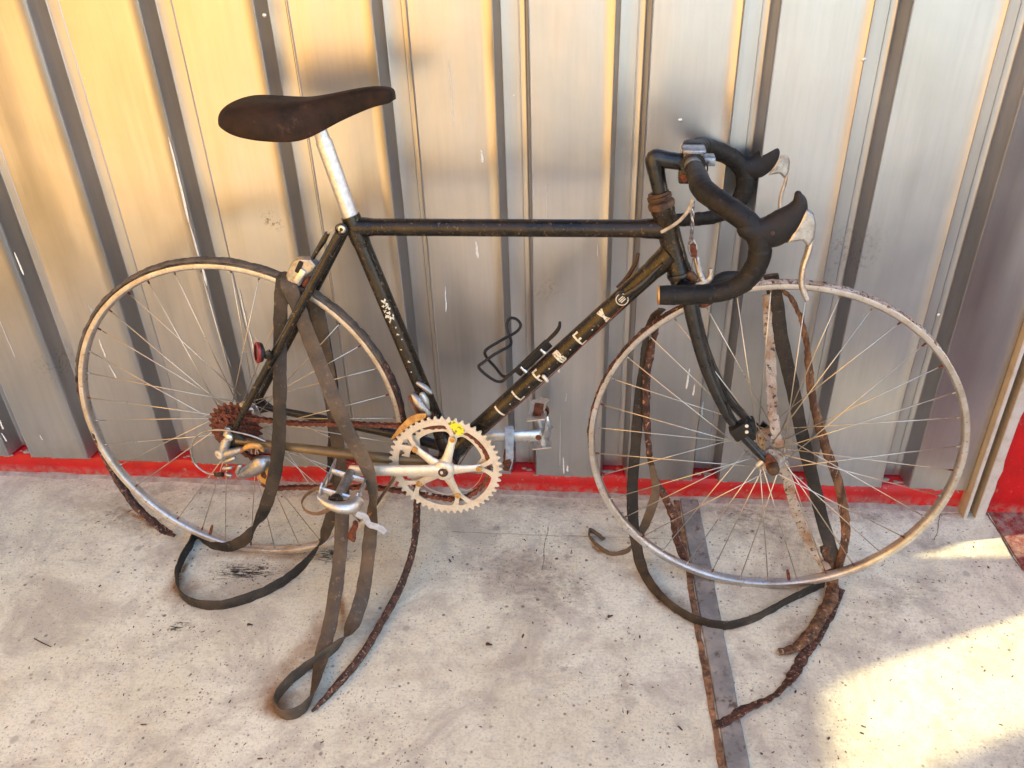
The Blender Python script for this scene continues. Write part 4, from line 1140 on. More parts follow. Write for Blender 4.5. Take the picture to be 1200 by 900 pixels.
for a in ARMS:
    d = Vector((math.cos(R(a)), 0, math.sin(R(a)))); c = Vector((CC.x, -.0525, CC.z)) + d*.0635
    bm = bmesh.new(); lathe(bm, c, W_, [(0,.0055),(.0035,.0055),(.0045,.0045),(.0045,.0025),(.003,.0025),(.003,0)], 14); part('chainring_bolt', bm, MT['ochre'], crk)
bm = bmesh.new(); lathe(bm, Vector((CC.x, -.0695, CC.z)), W_, [(0,.0088),(.0012,.0088),(.0018,.006),(.0004,.005),(.0004,0)], 18); part('dust_cap', bm, MT['rustdark'], crk)
# yellow sticker on the ring
a = [(.0935,63),(.0935,78),(.083,79),(.078,66)]
st_ = []
for px, py in ((525,496),(531,493.5),(541,499),(544.5,504),(542,509.5),(536,510),(530,504)):
    q = B(px, py, .0505); st_.append((q.x, q.z))
plate('sticker', st_, [], .0006, MT['yellow'], crk, Matrix.Translation((0, -.0503, 0)))

# far crank
FC = BL(.562, .272, -.066); c2 = Vector((CC.x, .058, CC.z))
bm = bmesh.new(); sweep(bm, [c2, c2.lerp(FC,.2), c2.lerp(FC,.6), FC], [(.0150,.0070),(.0120,.0070),(.0115,.0065),(.0135,.0065)], 18, ref=Y_, round_cap=True)
fc = part('crank_arm', bm, MT['alu'], crk, True, 50)
bm = bmesh.new(); lathe(bm, FC+W_*.0060, W_, [(0,.0058),(.0012,.0058),(.0012,0)], 16); part('axle_end', bm, MT['rust'], crk)

def pedal(parentname, A, s, tilt, mat, mat2, seed):
    """quill pedal: A = axle end on the crank, s = +1 viewer side"""
    root = empty('pedal'); root.parent = bike; root.location = A; root.rotation_euler = (0, tilt, 0)
    bm = bmesh.new(); sweep(bm, [Vector((0,0,0)), Vector((0,-s*.008,0)), Vector((0,-s*.012,0)), Vector((0,-s*.080,0))], [.0085,.0085,.0095,.0085], 16); finish('pedal_body', bm, MT['alud'], root)
    bm = bmesh.new(); lathe(bm, Vector((0,-s*.080,0)), Vector((0,-s,0)), [(0,.0115),(.010,.0125),(.013,.0118),(.0135,.0090),(.0130,0)], 24); finish('bearing_cap', bm, MT['rust'] if s < 0 else MT['frame'], root)
    # two cage plates joined by the quill loop round the outer end
    for q in (1, -1):
        o = [(-.004,-.018),(.074,-.018),(.079,-.013),(.079,.012),(.072,.018),(.060,.012),(.045,.015),(.030,.012),(.012,.018),(-.004,.018)]
        hs_ = [[(.010,-.010),(.030,-.010),(.030,.006),(.010,.009)], [(.038,-.010),(.066,-.010),(.066,.006),(.038,.009)]]
        M = Matrix(((0,0,0,q*.030),(-s,0,0,0),(0,0,1,0),(0,0,0,1)))
        M = Matrix.Translation((q*.032,0,0)) @ Matrix.Rotation(R(-90*s), 4, 'Z')
        plate('cage_plate', o, hs_, .0022, mat2, root, M, .0003)
        bm = bmesh.new(); sweep(bm, [Vector((0,-s*.012,0)), Vector((q*.032,-s*.010,0))], [(.007,.0035),(.006,.0025)], 10, ref=Vector((0,1,0))); finish('cage_arm', bm, mat, root)
        bm = bmesh.new(); sweep(bm, [Vector((0,-s*.070,0)), Vector((q*.032,-s*.068,0))], [(.007,.0035),(.006,.0025)], 10, ref=Vector((0,1,0)))
        finish('cage_arm', bm, mat, root)
    bm = bmesh.new(); P = catmull([Vector((.032,-s*.074,0)), Vector((.030,-s*.088,0)), Vector((.016,-s*.098,0)), Vector((0,-s*.101,0)), Vector((-.016,-s*.098,0)), Vector((-.030,-s*.088,0)), Vector((-.032,-s*.074,0))], n=6)
    sweep(bm, P, (.0155 if s > 0 else .011, .0018), 10, ref=Vector((1,0,0)))
    finish('quill', bm, mat2, root)
    return root
p1 = pedal('near', Vector((PE.x, -.078, PE.z)), 1, R(16), MT['alu'], MT['rim'], 1)
p2 = pedal('far', Vector((FC.x, .074, FC.z)), -1, R(80), MT['alu'], MT['rim'], 2)
# toe strap and its clip
def rib(name, pts, wd, width, thick, mat, parent, **kw):
    return ribbon(name, [(B(*p), d) for p, d in zip(pts, wd)], width, thick, mat, parent, **kw)
X1 = Vector((1,0,0)); Z1 = Vector((0,0,1)); YW = Vector((0,1,0))
ribbon('toe_strap', [(B(p[0],p[1],p[2]), Vector((.25,-.5,.8))) for p in ((388,566,.09),(372,572,.095),(359,580,.10),(354,590,.105),(359,599,.11),(372,602,.115),(386,597,.12))], .014, .0016, MT['leather'], p1).matrix_parent_inverse = (p1.matrix_basis).inverted()
ribbon('toe_strap', [(B(p[0],p[1],p[2]), Vector((.6,-.3,.6))) for p in ((462,560,.07),(452,575,.08),(440,592,.09),(428,610,.10))], .014, .0016, MT['leather'], p1).matrix_parent_inverse = (p1.matrix_basis).inverted()
ribbon('toe_strap_end', [(B(p[0],p[1],p[2]), Z1) for p in ((418,601,.14),(428,606,.14),(432,614,.14),(443,618,.14),(452,624,.14))], .013, .0016, MT['greyblue'], p1, jig=.002).matrix_parent_inverse = (p1.matrix_basis).inverted()
bm = bmesh.new(); sweep(bm, catmull([B(417,612,.12), B(415,620,.12), B(412,628,.12), B(416,633,.12)], n=4), [.005,.006,.008,.004], 10, jig=.002); o = part('rusty_buckle', bm, MT['rust'], p1); o.matrix_parent_inverse = p1.matrix_basis.inverted()
ribbon('toe_strap', [(B(p[0],p[1],p[2]), X1) for p in ((596,500,-.055),(597,504,-.048),(597,515,-.046),(597,526,-.048),(597,537,-.055),(594,549,-.070))], .016, .0018, MT['greyblue'], p2).matrix_parent_inverse = (p2.matrix_basis).inverted()
bm = bmesh.new(); sweep(bm, catmull([B(597,527,-.055), B(596,537,-.06), B(593,550,-.07)], n=4), [(.010,.004),(.011,.005),(.006,.004)], 10, ref=Y_, jig=.0015); o = part('rusty_buckle', bm, MT['rust'], p2); o.matrix_parent_inverse = p2.matrix_basis.inverted()
bm = bmesh.new(); M = Matrix.Translation(B(631,481,-.10)) @ Matrix.Rotation(R(6), 4, 'Y'); box(bm, (-.009,-.006,-.014), (.009,.006,.014), M, .002); o = part('pedal_rubber', bm, MT['rust'], p2); o.matrix_parent_inverse = p2.matrix_basis.inverted()

# freewheel sprockets
for k, (t_, wv) in enumerate(((24,.0250),(21,.0300),(19,.0350),(17,.0400),(15,.0450),(14,.0500))):
    r = .0127/(2*math.sin(math.pi/t_)) + .0035
    out = []
    for j in range(t_):
        a = 2*math.pi*(j+.3*k)/t_; stp = 2*math.pi/t_
        for f, rr in ((-.34, r-.006), (-.10, r), (.10, r), (.34, r-.006)): out.append((rr*math.cos(a+f*stp), rr*math.sin(a+f*stp)))
    plate('sprocket', out, [circ(0,0,.016,18)], .0020, MT['rust_chain'], bike, Matrix.Translation((0,-wv,WR)), .0002)
bm = bmesh.new(); lathe(bm, Vector((0,-.022,WR)), W_, [(0,.022),(.030,.020),(.032,.014),(.033,.006)], 22); part('freewheel_body', bm, MT['rust'])

# chain: outer and inner links round the path
def chain_path():
    rc = .0795; rs = .0127/(2*math.sin(math.pi/17))
    J1 = B(316, 566, .047); J0 = B(300, 541, .047)
    pts = []
    top_s = Vector((0.004, -.040, WR+rs)); top_c = Vector((CC.x-.02, -.0385, CC.z+math.sqrt(rc*rc-.0004)))
    # over the chainring
    for k in range(26):
        a = R(104) - R(194+14)*k/25
        pts.append(Vector((CC.x+rc*math.cos(a), -.0385, CC.z+rc*math.sin(a))))
    bc = pts[-1]
    lo = [B(440,571.5,.040), B(400,571.5,.042), B(350,571,.044), J1+Vector((.004,0,-.012))]
    pts += lo
    pts += [J1+Vector((-.010,0,-.006)), J1+Vector((-.010,0,.006)), (J0+J1)/2+Vector((.004,0,0)), J0+Vector((.012,0,0)), J0+Vector((.006,0,.012)), J0+Vector((-.008,0,.010))]
    for k in range(10):
        a = R(270) - R(176)*k/9
        pts.append(Vector((rs*math.cos(a), -.040, WR+rs*math.sin(a))))
    pts += [B(340,495.5,.040), B(400,496.5,.040), B(440,498,.039)]
    return pts
cp = catmull(chain_path(), n=10, closed=True)
# even spacing at half an inch
acc = [0.0]
for i in range(1, len(cp)+1): acc.append(acc[-1] + (cp[i % len(cp)]-cp[i-1]).length)
NL = int(acc[-1]/.0127); NL -= NL % 2
pin = []; j = 0
for k in range(NL):
    s = acc[-1]*k/NL
    while acc[j+1] < s: j += 1
    f = (s-acc[j])/max(1e-9, acc[j+1]-acc[j]); pin.append(cp[j].lerp(cp[(j+1) % len(cp)], f))
bm = bmesh.new()
for k in range(NL):
    a, b_ = pin[k], pin[(k+1) % NL]; d = (b_-a).normalized(); up_ = d.cross(Y_); up_.normalize()
    offs = (.0036, .0046) if k % 2 else (.0022, .0032)
    for s in (1, -1):
        for sd_ in offs[:1]:
            L = []
            for t, h in ((-.34,0),(-.22,.0036),(0,.0044),(.25,.0036),(.5,.0028),(.75,.0036),(1,.0044),(1.22,.0036),(1.34,0),(1.22,-.0036),(1,-.0044),(.75,-.0036),(.5,-.0028),(.25,-.0036),(0,-.0044),(-.22,-.0036)):
                L.append(a + d*(t*.0127) + up_*h)
            v0 = [bm.verts.new(q+Y_*(s*sd_)) for q in L]; v1 = [bm.verts.new(q+Y_*(s*(sd_+.0010))) for q in L]
            bm.faces.new(v0); bm.faces.new(v1)
            for i in range(16): bm.faces.new((v0[i], v0[(i+1)%16], v1[(i+1)%16], v1[i]))
    sweep(bm, [a+Y_*-.0052, a+Y_*.0052], .0026, 8)
ch = part('chain', bm, MT['rust_chain'], bike, True, 30); tag(ch, kind='stuff')

# rear mech
bm = bmesh.new()
sweep(bm, catmull([B(282,556,.06), B(296,550,.066), B(306,543,.066), B(314,540,.06)], n=6), [(.010,.008),(.0145,.011),(.0165,.012),(.011,.009)], 18, ref=Y_, round_cap=True)
mech = part('rear_derailleur', bm, MT['alud'])
bm = bmesh.new()
sweep(bm, catmull([B(268,503,.062), B(266,514,.068), B(263,524,.072), B(262,534,.072)], n=5), [.008,.009,.010,.0105], 14, round_cap=True)
sweep(bm, catmull([B(262,532,.074), B(271,530,.074), B(282,527,.072)], n=5), [.0095,.0085,.006], 14, round_cap=True)
part('knuckle', bm, MT['alud'], mech)
bm = bmesh.new(); lathe(bm, B(257.5,532,.080), Vector((-.4,-1,0)), [(0,.0085),(.004,.0085),(.005,.006),(.005,.003),(.002,.003),(.002,0)], 18); part('pivot_bolt', bm, MT['cream'], mech)
bm = bmesh.new(); lathe(bm, B(269,512,.078), W_, [(0,.0075),(.004,.0075),(.006,.005),(.006,0)], 16); part('pivot_bolt', bm, MT['alu'], mech)
bm = bmesh.new()
for a, b_ in (((264,541),(274,537)),((263,549),(270,548)),((278,553),(281,546)),((266,556),(270,557))):
    sweep(bm, [B(a[0],a[1],.078), B(b_[0],b_[1],.078)], .0045, 10, round_cap=True)
part('adjusting_screws', bm, MT['alud'], mech)
bm = bmesh.new(); sweep(bm, catmull([B(283,528,.078), B(292,523,.080), B(303,523,.078), B(308,528,.074)], n=5), [(.003,.003),(.006,.004),(.006,.004),(.003,.003)], 12, ref=Y_, round_cap=True); part('rust_blister', bm, MT['ochre'], mech)
q = [B(px,py,.053) for px, py in ((300,541),(308,540),(315,545),(320,560),(318,567),(312,568),(305,564),(301,556))]
qi = [B(px,py,.053) for px, py in ((304,547),(309,546),(313,558),(311,562),(306,558))]
for wv in (.053, .040):
    plate('jockey_cage', [(v.x, v.z) for v in q], [[(v.x, v.z) for v in qi]], .0018, MT['ochre'] if wv > .05 else MT['rust'], mech, Matrix.Translation((0,-wv,0)), .0003)
for px, py in ((302,543),(314,563)):
    bm = bmesh.new(); lathe(bm, B(px,py,.051), Y_, [(0,.003),(0,.011),(.003,.0125),(.006,.0125),(.009,.011),(.009,.003)], 11); part('jockey_wheel', bm, MT['rust_chain'], mech)
tube('gear_cable', [B(311,517,.066), B(296,511,.070), B(280,507,.072), B(262,504,.072), B(243,505,.070), B(229,513,.068), B(224,528,.068), B(229,544,.068), B(242,554,.070), B(253,556,.072)], .0019, MT['alud'], bike, 10)
bm = bmesh.new(); sweep(bm, [B(252,556,.072), B(261,556,.074)], [.0040,.0052], 10); part('cable_adjuster', bm, MT['frame'], mech)

# front mech
bm = bmesh.new()
q = [B(px,py,.052) for px, py in ((459,513),(468,500),(480,488),(488,484),(500,483.5),(499,488),(492,491),(482,496),(472,504),(463,512))]
fm = plate('front_derailleur', [(v.x, v.z) for v in q], [], .0022, MT['ochre'], bike, Matrix.Translation((0,-.0555,0)), .0005)
bm.free()
q = [B(px,py,.034) for px, py in ((466,512),(474,499),(486,489),(500,484),(508,485),(507,492),(496,496),(484,501),(474,512))]
plate('inner_cage', [(v.x, v.z) for v in q], [], .0020, MT['rust'], fm, Matrix.Translation((0,-.032,0)), .0005)
bm = bmesh.new(); sweep(bm, catmull([B(484,464,.034), B(489,470,.038), B(496,479,.040), B(502,485,.040)], n=4), [(.007,.006),(.009,.007),(.008,.007),(.006,.006)], 12, ref=Y_, round_cap=True)
part('derailleur_body', bm, MT['alud'], fm)
bm = bmesh.new(); sweep(bm, [B(480,465,.04), B(490,484,.04)], [.0030,.0034], 8, round_cap=True); part('spring_pin', bm, MT['rust'], fm)
bm = bmesh.new(); cb = BBp + dst*.072; sweep(bm, [cb-dst*.008, cb+dst*.008], .0170, 24); 
sweep(bm, catmull([B(490,449,.016), B(499,455,.018), B(505,460,.018)], n=4), [.0045,.0055,.0045], 10, round_cap=True)
part('clamp_band', bm, MT['alud'], fm)
bm = bmesh.new(); sweep(bm, catmull([B(495,463,.018), B(498,470,.020), B(500,478,.018)], n=4), [.006,.0075,.006], 10, round_cap=True); part('clamp_bolt', bm, MT['yellow'] if False else MT['cream'], fm)

# ================================================================== RUBBER HANGING OFF THE WHEELS (world space)
def W3(px, py, wv): return BW(px, py, wv)
XX = Vector((1, 0, 0)); ZZ = Vector((0, 0, 1)); YY = Vector((0, 1, 0))
def path(spec):
    """rows: (px, py, 'w'|'f'|'y', value, width direction[, width factor])"""
    out = []
    for r in spec:
        px, py, k, v, wd = r[:5]
        p = W3(px, py, v) if k == 'w' else FL(px, py, v) if k == 'f' else YP(px, py, v)
        out.append((p, Vector(wd).normalized(), r[5] if len(r) > 5 else 1.0))
    return out
X = (1,0,0); Z = (0,0,1); XZ = (1,0,.35); XY = (1,.5,0)

# 1: perished tubular still draped over the top of the rear rim, both ends splayed to the ground
def rimpt(ang, r, wv=0): return BM @ Vector((r*math.cos(R(ang)), -wv, WR + r*math.sin(R(ang))))
def tubular():
    bm = bmesh.new()
    pts = []; rad = []
    endL = [FL(205,628,.006), FL(195,623,.014), FL(182,614,.045), W3(160,594,.001), W3(140,565,.001), W3(124,535,.001), W3(114,512,.001), W3(105,490,.0)]
    for p in endL: pts.append(p)
    for a in range(168, 8, -8): pts.append(rimpt(a, .3200, 0))
    n_l = len(endL); n_m = len(pts)-n_l
    for p in (W3(474,498,-.001), W3(483,530,-.004), W3(488,560,-.004), W3(489,590,.000), FL(487,622,.088), FL(482,652,.054), FL(468,690,.020), FL(449,726,.010), FL(425,766,.009), FL(395,803,.008), FL(366,834,.006)): pts.append(p)
    P = catmull(pts, n=8)
    n = len(P); rads = []
    for i in range(n):
        t = i/(n-1)
        k = i/8
        on_rim = n_l <= k <= n_l+n_m-1
        if on_rim: r = (.0040, .0094)
        else: r = (.0068, .0090)
        e = min(1, .25+i/10, .25+(n-1-i)/10)
        rads.append((r[0]*e, r[1]*e))
    # smooth radii
    for _ in range(4): rads = [tuple((rads[max(0,i-1)][q]+rads[i][q]*2+rads[min(n-1,i+1)][q])/4 for q in (0,1)) for i in range(n)]
    sweep(bm, P, rads, 14, ref=Vector(BN), jig=.0017)
    o = finish('perished_tyre', bm, MT['tyre'], None, True, 60)
    o.data.materials.append(MT['tread'])
    for f in o.data.polygons:
        v = BMi @ f.center; a = math.degrees(math.atan2(v.z-WR, v.x)); rr = math.hypot(v.x, v.z-WR)
        if rr < .335 and 25 < a < 165 + 12*noise.noise(v*30): f.material_index = 1
    tag(o, 'cracked red brown tyre draped over the rear wheel, both ends splayed on the floor', 'tyre')
tubular()

o = ribbon('rubber_strip', path([(345,322,'w',-.012,(1,-.3,-.2)),(336,321,'w',.002,(1,-.3,-.1)),(331,330,'w',.020,X),(329,360,'w',.026,X),(328,410,'w',.034,X),(328,460,'w',.072,X),(327,510,'w',.082,X),(323,550,'w',.080,XZ),(314,585,'w',.070,(1,0,.5)),(303,612,'w',.045,(.8,0,.9)),(287,632,'w',.022,(.3,0,1)),(266,641,'f',.014,Z),(245,637,'f',.013,Z),(230,627,'f',.013,Z),(222,640,'f',.012,Z),(213,655,'f',.012,Z),(207,675,'f',.012,Z),(211,695,'f',.012,Z),(229,707,'f',.012,Z),(257,709,'f',.012,Z),(287,702,'f',.012,Z),(320,688,'f',.012,Z),(350,667,'f',.020,Z),(374,638,'f',.052,(.5,0,.8)),(388,605,'f',.112,(1,0,.4)),(394,570,'w',-.004,X),(396,545,'w',-.012,X)]),
    .0245, .0030, MT['strapd'], n=9, jig=.0012, puff=.5)
tag(o, 'dark rubber strip hanging straight down the rear wheel, looped on the floor at left', 'rubber strip', 'rubber strips hung over the wheels')
o = ribbon('rubber_strip', path([(352,326,'w',-.014,(1,0,-.3)),(341,322,'w',.004,(1,0,-.3)),(339,335,'w',.028,(1,0,-.3)),(350,362,'w',.032,(1,0,-.3)),(366,405,'w',.040,(1,0,-.3)),(380,440,'w',.055,(1,0,-.25)),(394,475,'w',.080,(1,0,-.3)),(409,508,'w',.088,(1,0,-.4)),(424,535,'w',.092,(1,0,-.5)),(434,560,'w',.10,X,.8),(437,590,'w',.10,(.6,-.6,0),.9),(434,625,'w',.09,X),(431,655,'f',.108,X),(427,685,'f',.075,X),(420,714,'f',.044,XY),(406,744,'f',.021,(.7,.5,.6)),(386,763,'f',.013,Z),(358,782,'f',.012,Z),(335,802,'f',.012,Z),(323,820,'f',.012,Z),(328,835,'f',.012,Z),(346,836,'f',.012,Z),(362,822,'f',.012,(.3,.3,1)),(371,797,'f',.012,(.7,.4,.6)),(378,765,'f',.014,XY),(386,735,'f',.032,X),(392,700,'f',.070,X),(397,665,'f',.110,X),(400,628,'f',.150,X),(401,590,'f',.195,X),(400,560,'w',.028,X),(397,530,'w',-.006,X),(390,480,'w',-.018,X),(383,430,'w',-.020,X),(375,380,'w',-.020,X),(368,345,'w',-.018,X)]),
    .0265, .0030, MT['strap'], n=9, jig=.0012, puff=.5)
tag(o, 'dusty brown rubber strip slanting over the crank arm with a looped foot', 'rubber strip', 'rubber strips hung over the wheels')
o = ribbon('rubber_strip', path([(368,352,'w',-.022,X),(374,380,'w',-.026,X),(381,420,'w',-.027,X,1.1),(388,460,'w',-.027,X),(393,500,'w',-.027,(1,.5,0)),(389,540,'w',-.025,(1,1,0),.7),(387,570,'w',-.020,(1,1,0),.6)]),
    .030, .0026, MT['strapd'], n=8, jig=.001, puff=.4)
tag(o, 'short dark rubber strip hanging inside the rear wheel behind the seat stays', 'rubber strip', 'rubber strips hung over the wheels')

# front wheel
o = ribbon('rubber_strip', path([(903,322,'w',.010,X),(905,330,'w',-.004,X),(909,352,'w',-.022,X),(916,400,'w',-.028,X),(929,455,'w',-.034,X),(940,510,'w',-.040,X),(952,560,'w',-.046,X),(964,610,'w',-.046,X),(976,650,'w',-.022,(1,0,.2)),(981,668,'w',-.010,(1,0,.2))]), .0235, .0030, MT['strapd'], n=8, jig=.001, puff=.5)
tag(o, 'broad black rubber strip hanging inside the front wheel behind the spokes', 'rubber strip', 'rubber strips hung over the wheels')
o = ribbon('base_tape', path([(898,345,'w',-.014,X,.7),(900,380,'w',-.022,X,.8),(903,420,'w',-.026,X),(904,455,'w',-.010,X),(906,485,'w',.024,X),(910,510,'w',.038,X),(915,532,'w',.037,X),(923,562,'w',.022,X),(933,600,'w',-.004,X),(946,632,'w',-.014,(1,0,.3)),(960,655,'w',-.012,(1,0,.4)),(969,668,'w',-.006,(1,0,.4))]), .0175, .0022, MT['canvas'], n=9, jig=.0010, ragged=.0028)
tag(o, 'pale flaking strip of tyre base tape hanging past the front hub', 'tyre strip')
def bark(name, spec, rads, mat, label, jig=.0022, n=8, cat='tyre strip', ref=None):
    bm = bmesh.new(); P = catmull([q[0] for q in path([tuple(s)+(X,) for s in spec])], n=n)
    sweep(bm, P, rads, 12, ref=ref or Vector((0,-1,.2)), jig=jig)
    o = finish(name, bm, mat, None, True, 70); tag(o, label, cat); return o
bark('casing_strip', [(916,338,'w',-.006),(927,350,'w',-.018),(938,372,'w',-.024),(945,400,'w',-.028),(948,430,'w',-.030),(951,460,'w',-.034),(959,495,'w',-.038),(970,530,'w',-.042),(981,560,'w',-.046),(988,590,'w',-.044),(991,620,'w',-.030),(988,645,'w',-.018),(982,668,'w',-.010)],
     [(.0035,.003),(.0042,.003),(.0055,.0035),(.0075,.004),(.0085,.005),(.0090,.005),(.0085,.005),(.0075,.005)], MT['bark'], 'rust coloured frayed tyre strip hanging beyond the black one in the front wheel')
bark('casing_strip', [(966,640,'w',-.030),(972,664,'w',-.014),(976,684,'f',.012),(974,702,'f',.011),(963,722,'f',.010),(950,742,'f',.009),(935,757,'f',.008),(914,764,'f',.006)],
     [(.009,.005),(.011,.006),(.0125,.0065),(.0115,.006),(.0105,.0055),(.0095,.005),(.0060,.003)], MT['bark'], 'thick cracked brown tyre end curling onto the floor under the front rim', .0030)
o = ribbon('casing_strip', path([(985,690,'f',.005,(.8,-.3,.1)),(968,728,'f',.004,(.8,-.3,.1)),(945,765,'f',.004,(.8,-.4,.1)),(930,790,'f',.005,(.8,-.4,.2)),(918,806,'f',.008,(.5,-.5,.6),.8),(903,818,'f',.006,(.5,-.6,.5),.8),(886,826,'f',.007,(.3,-.8,.3),.8),(868,834,'f',.005,(.3,-.8,.2),1.0),(841,850,'f',.004,(.5,-.8,.1),.8)]), .0190, .0032, MT['tyre'], n=9, jig=.0018, ragged=.003)
tag(o, 'flattened brown tyre end lying twisted across the grey joint strip', 'tyre strip')
o = ribbon('rubber_strip', path([(776,362,'w',.008,X,.6),(766,372,'w',-.012,X,.7),(757,398,'w',-.022,(1,.6,0),.6),(754,430,'w',-.026,X,.7),(749,470,'w',-.030,X,.9),(745,520,'w',-.034,X,.9),(741,570,'w',-.036,X),(742,610,'w',-.034,X),(745,632,'f',.062,(1,0,.2)),(750,658,'f',.028,(1,0,.5)),(762,684,'f',.014,(.5,0,1)),(785,708,'f',.012,Z),(815,726,'f',.011,Z),(850,733,'f',.011,Z),(885,724,'f',.011,Z),(915,708,'f',.011,Z),(945,693,'f',.012,Z),(966,684,'f',.012,Z)]),
     .0215, .0030, MT['strapd'], n=9, jig=.0012, puff=.4)
tag(o, 'long grey black rubber strip at the front wheel\'s left arcing under its rim', 'rubber strip', 'rubber strips hung over the wheels')
bark('casing_strip', [(773,366,'w',-.004),(768,385,'w',-.014),(763,410,'w',-.018),(758,440,'w',-.022),(757,480,'w',-.026),(760,520,'w',-.028),(766,555,'w',-.030),(778,580,'w',-.030),(789,605,'w',-.030),(793,630,'w',-.028),(797,642,'f',.042),(802,655,'f',.014)],
     [(.003,.003),(.0055,.003),(.0070,.004),(.0075,.0045),(.0060,.004),(.0055,.004),(.0080,.0045),(.0085,.005),(.0085,.005),(.0080,.004)], MT['tyre'], 'brown cracked tyre strip hanging nearest the fork at the left of the front wheel')
o = ribbon('rubber_strip', path([(764,545,'w',-.026,X,.6),(768,575,'w',-.026,X,.9),(760,605,'w',-.022,X),(748,630,'f',.034,(1,.4,0)),(735,645,'f',.012,Z,.7),(718,649,'f',.009,Z,.6),(703,642,'f',.009,Z,.6),(692,630,'f',.009,Z,.6),(690,621,'f',.008,Z,.6),(697,624,'f',.007,(1,1,0),.5),(708,632,'f',.005,(1,1,0),.5)]),
     .0185, .0028, MT['strapo'], n=8, jig=.0015)
tag(o, 'short tan rubber strip curling onto the floor left of the front rim', 'rubber strip', 'rubber strips hung over the wheels')

# rust bled out of the rubber onto the concrete
def stain_mat():
    mt, nt, bs = newmat('rust_bleed'); b = NB(nt)
    bs.inputs['Base Color'].default_value = c4(.30,.135,.040); bs.inputs['Roughness'].default_value = .9
    at = b.n('ShaderNodeAttribute'); at.attribute_name = 'fade'
    nz = b.ramp(b.noise(b.mapping(), 45, 6, .7), [(.30, .15), (.62, 1.0)])
    b.link(b.math('MULTIPLY', b.math('MULTIPLY', at.outputs['Fac'], nz), .85, True), bs.inputs['Alpha'])
    return mt
SM = stain_mat()
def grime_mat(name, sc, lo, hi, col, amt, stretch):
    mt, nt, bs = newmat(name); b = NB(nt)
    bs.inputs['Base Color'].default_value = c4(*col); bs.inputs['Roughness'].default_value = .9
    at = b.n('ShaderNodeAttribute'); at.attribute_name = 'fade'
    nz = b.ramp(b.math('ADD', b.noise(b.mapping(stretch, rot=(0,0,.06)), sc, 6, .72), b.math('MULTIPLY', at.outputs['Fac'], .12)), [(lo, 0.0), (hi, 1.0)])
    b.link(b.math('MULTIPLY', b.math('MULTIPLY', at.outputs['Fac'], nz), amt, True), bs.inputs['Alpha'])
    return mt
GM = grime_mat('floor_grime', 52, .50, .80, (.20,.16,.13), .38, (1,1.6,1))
GS2 = grime_mat('rubber_scuffs', 60, .575, .64, (.035,.028,.024), .9, (1,4.0,1))
def stain(pts, hw, off=0.0, z=.0010, mat=None):
    P = catmull([FL(x, y, z) for x, y in pts], n=8); bm = bmesh.new(); lay = bm.verts.layers.float.new('fade'); prev = None
    N = len(P)
    for i, p in enumerate(P):
        d = (P[min(N-1,i+1)]-P[max(0,i-1)]).normalized(); n_ = Vector((-d.y, d.x, 0)); row = []
        e = min(1, i/6, (N-1-i)/6)
        w_ = hw*(.8+.7*noise.noise(p*25))
        for t, f in ((-1,0),(-.6,.3),(-.25,.85),(0,1),(.25,.85),(.6,.3),(1,0)):
            v = bm.verts.new(p + n_*(w_*t+off)); v[lay] = f*e; row.append(v)
        if prev:
            for k in range(6): bm.faces.new((prev[k], prev[k+1], row[k+1], row[k]))
        prev = row
    tag(finish('floor_stain', bm, mat or SM, None, False), kind='stuff')
stain([(232,645),(214,668),(207,690),(225,706),(262,709),(310,694),(350,672)], .016, z=.0009)
stain([(395,762),(360,783),(332,806),(322,824),(336,838),(358,832),(372,800)], .017, z=.0010)
stain([(405,745),(398,700),(396,660),(402,620)], .016, z=.0011)
stain([(470,690),(440,742),(400,795),(370,830)], .009, z=.0012)
stain([(745,650),(765,690),(800,720),(845,735),(890,725)], .016, z=.0009)
stain([(975,685),(962,722),(930,760),(905,768)], .018, z=.0010)
stain([(690,620),(700,645),(735,648)], .010, z=.0011)
stain([(130,590),(170,610),(215,630)], .014, z=.0013)
stain([(240,668),(285,671),(345,668)], .060, z=.0006, mat=GS2)
stain([(345,655),(390,650),(430,660)], .045, z=.0006, mat=GS2)
stain([(190,742),(208,733),(226,728)], .022, z=.0006, mat=GS2)
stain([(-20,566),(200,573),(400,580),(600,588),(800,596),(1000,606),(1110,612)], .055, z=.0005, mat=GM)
stain([(830,640),(880,610),(940,640),(1000,640)], .090, z=.0004, mat=GM)
stain([(540,650),(600,670),(660,690),(740,700)], .16, z=.0004, mat=GM)
stain([(60,600),(160,612),(230,640)], .070, z=.0004, mat=GM)
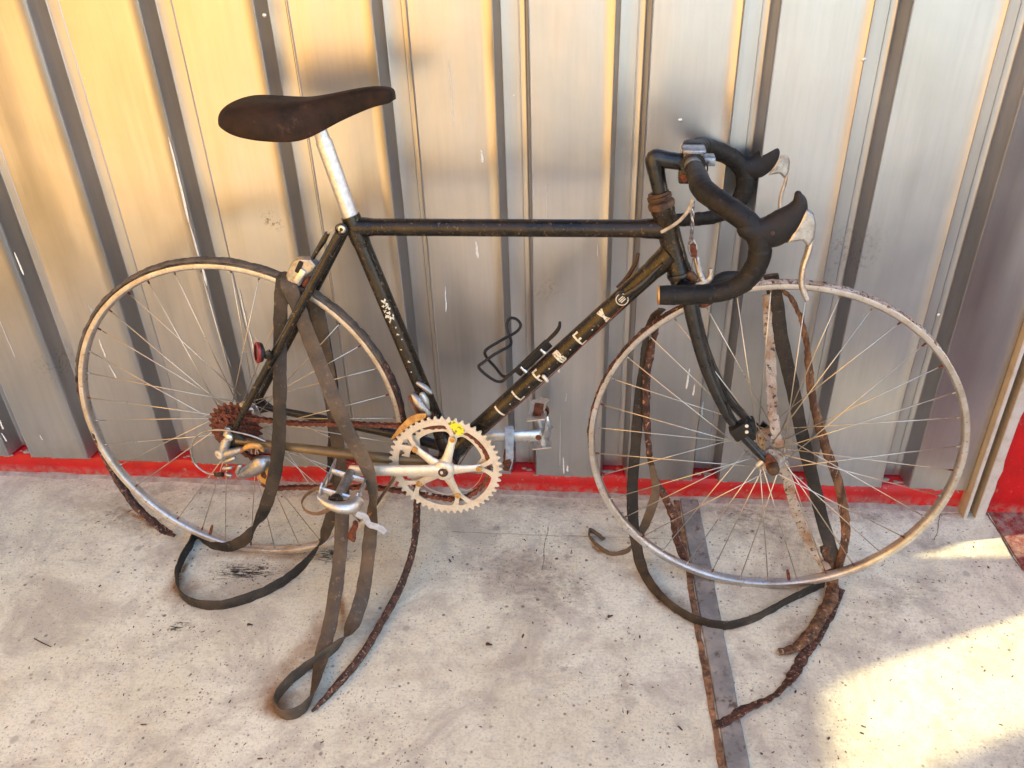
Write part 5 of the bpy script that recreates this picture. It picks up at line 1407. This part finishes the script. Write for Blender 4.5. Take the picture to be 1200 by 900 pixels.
stain([(1000,760),(1060,700),(1120,690)], .080, z=.0004, mat=GM)
# ------------------------------------------------------------------ litter on the floor
bm = bmesh.new()
for i in range(620):
    if i < 260: px, py = random.uniform(0,1200), random.uniform(600,900)
    else:
        cx, cy, sx, sy = random.choice([(290,672,60,14),(860,610,70,25),(1060,640,60,20),(210,735,25,18),(640,690,90,30),(740,790,40,60),(150,600,110,14),(950,730,50,30),(1090,700,60,40)])
        px, py = random.gauss(cx,sx), random.gauss(cy,sy)
    if py < 596: continue
    p = FL(px, py); r = random.uniform(.0005,.0013)*(1.8 if random.random() < .06 else 1)
    M = Matrix.Translation((p.x, p.y, .0006)) @ Matrix.Rotation(random.uniform(0,6.3), 4, 'Z') @ Matrix.Diagonal((r*random.uniform(1,4), r, r*.5, 1))
    bmesh.ops.create_icosphere(bm, subdivisions=1, radius=1, matrix=M)
tag(finish('floor_grit', bm, MT['debris'], None, False), kind='stuff')
def leaf(px, py, L, ang, label):
    p = FL(px, py, .0012); bm = bmesh.new(); N = 7; rows = []
    for k in range(N+1):
        t = k/N; wv = L*.34*math.sin(math.pi*min(1, t*.96+.02))**.8
        row = [bm.verts.new((L*(t-.5), s*wv, .0014+.0022*math.sin(t*5+s)+.0012*abs(s))) for s in (-1,-.5,0,.5,1)]
        rows.append(row)
    for a, b_ in zip(rows, rows[1:]):
        for k in range(4): bm.faces.new((a[k], a[k+1], b_[k+1], b_[k]))
    o = finish('dry_leaf', bm, MT['debris']); o.location = p; o.rotation_euler = (0,0,ang); tag(o, label, 'leaf')
leaf(715, 723, .012, .6, 'dark curled leaf scrap on the pale floor left of the long arcing strip')
leaf(573, 756, .012, .1, 'small flat brown leaf scrap alone mid floor')
leaf(293, 733, .010, .3, 'dark scrap on the floor below the left rubber loop')
bm = bmesh.new(); sweep(bm, catmull([FL(40,748,.002), FL(49,753,.004), FL(60,758,.002)], n=4), [.0010,.0012,.0007], 7)
tag(finish('twig', bm, MT['debris']), 'thin dark twig lying on the floor at lower left', 'twig')
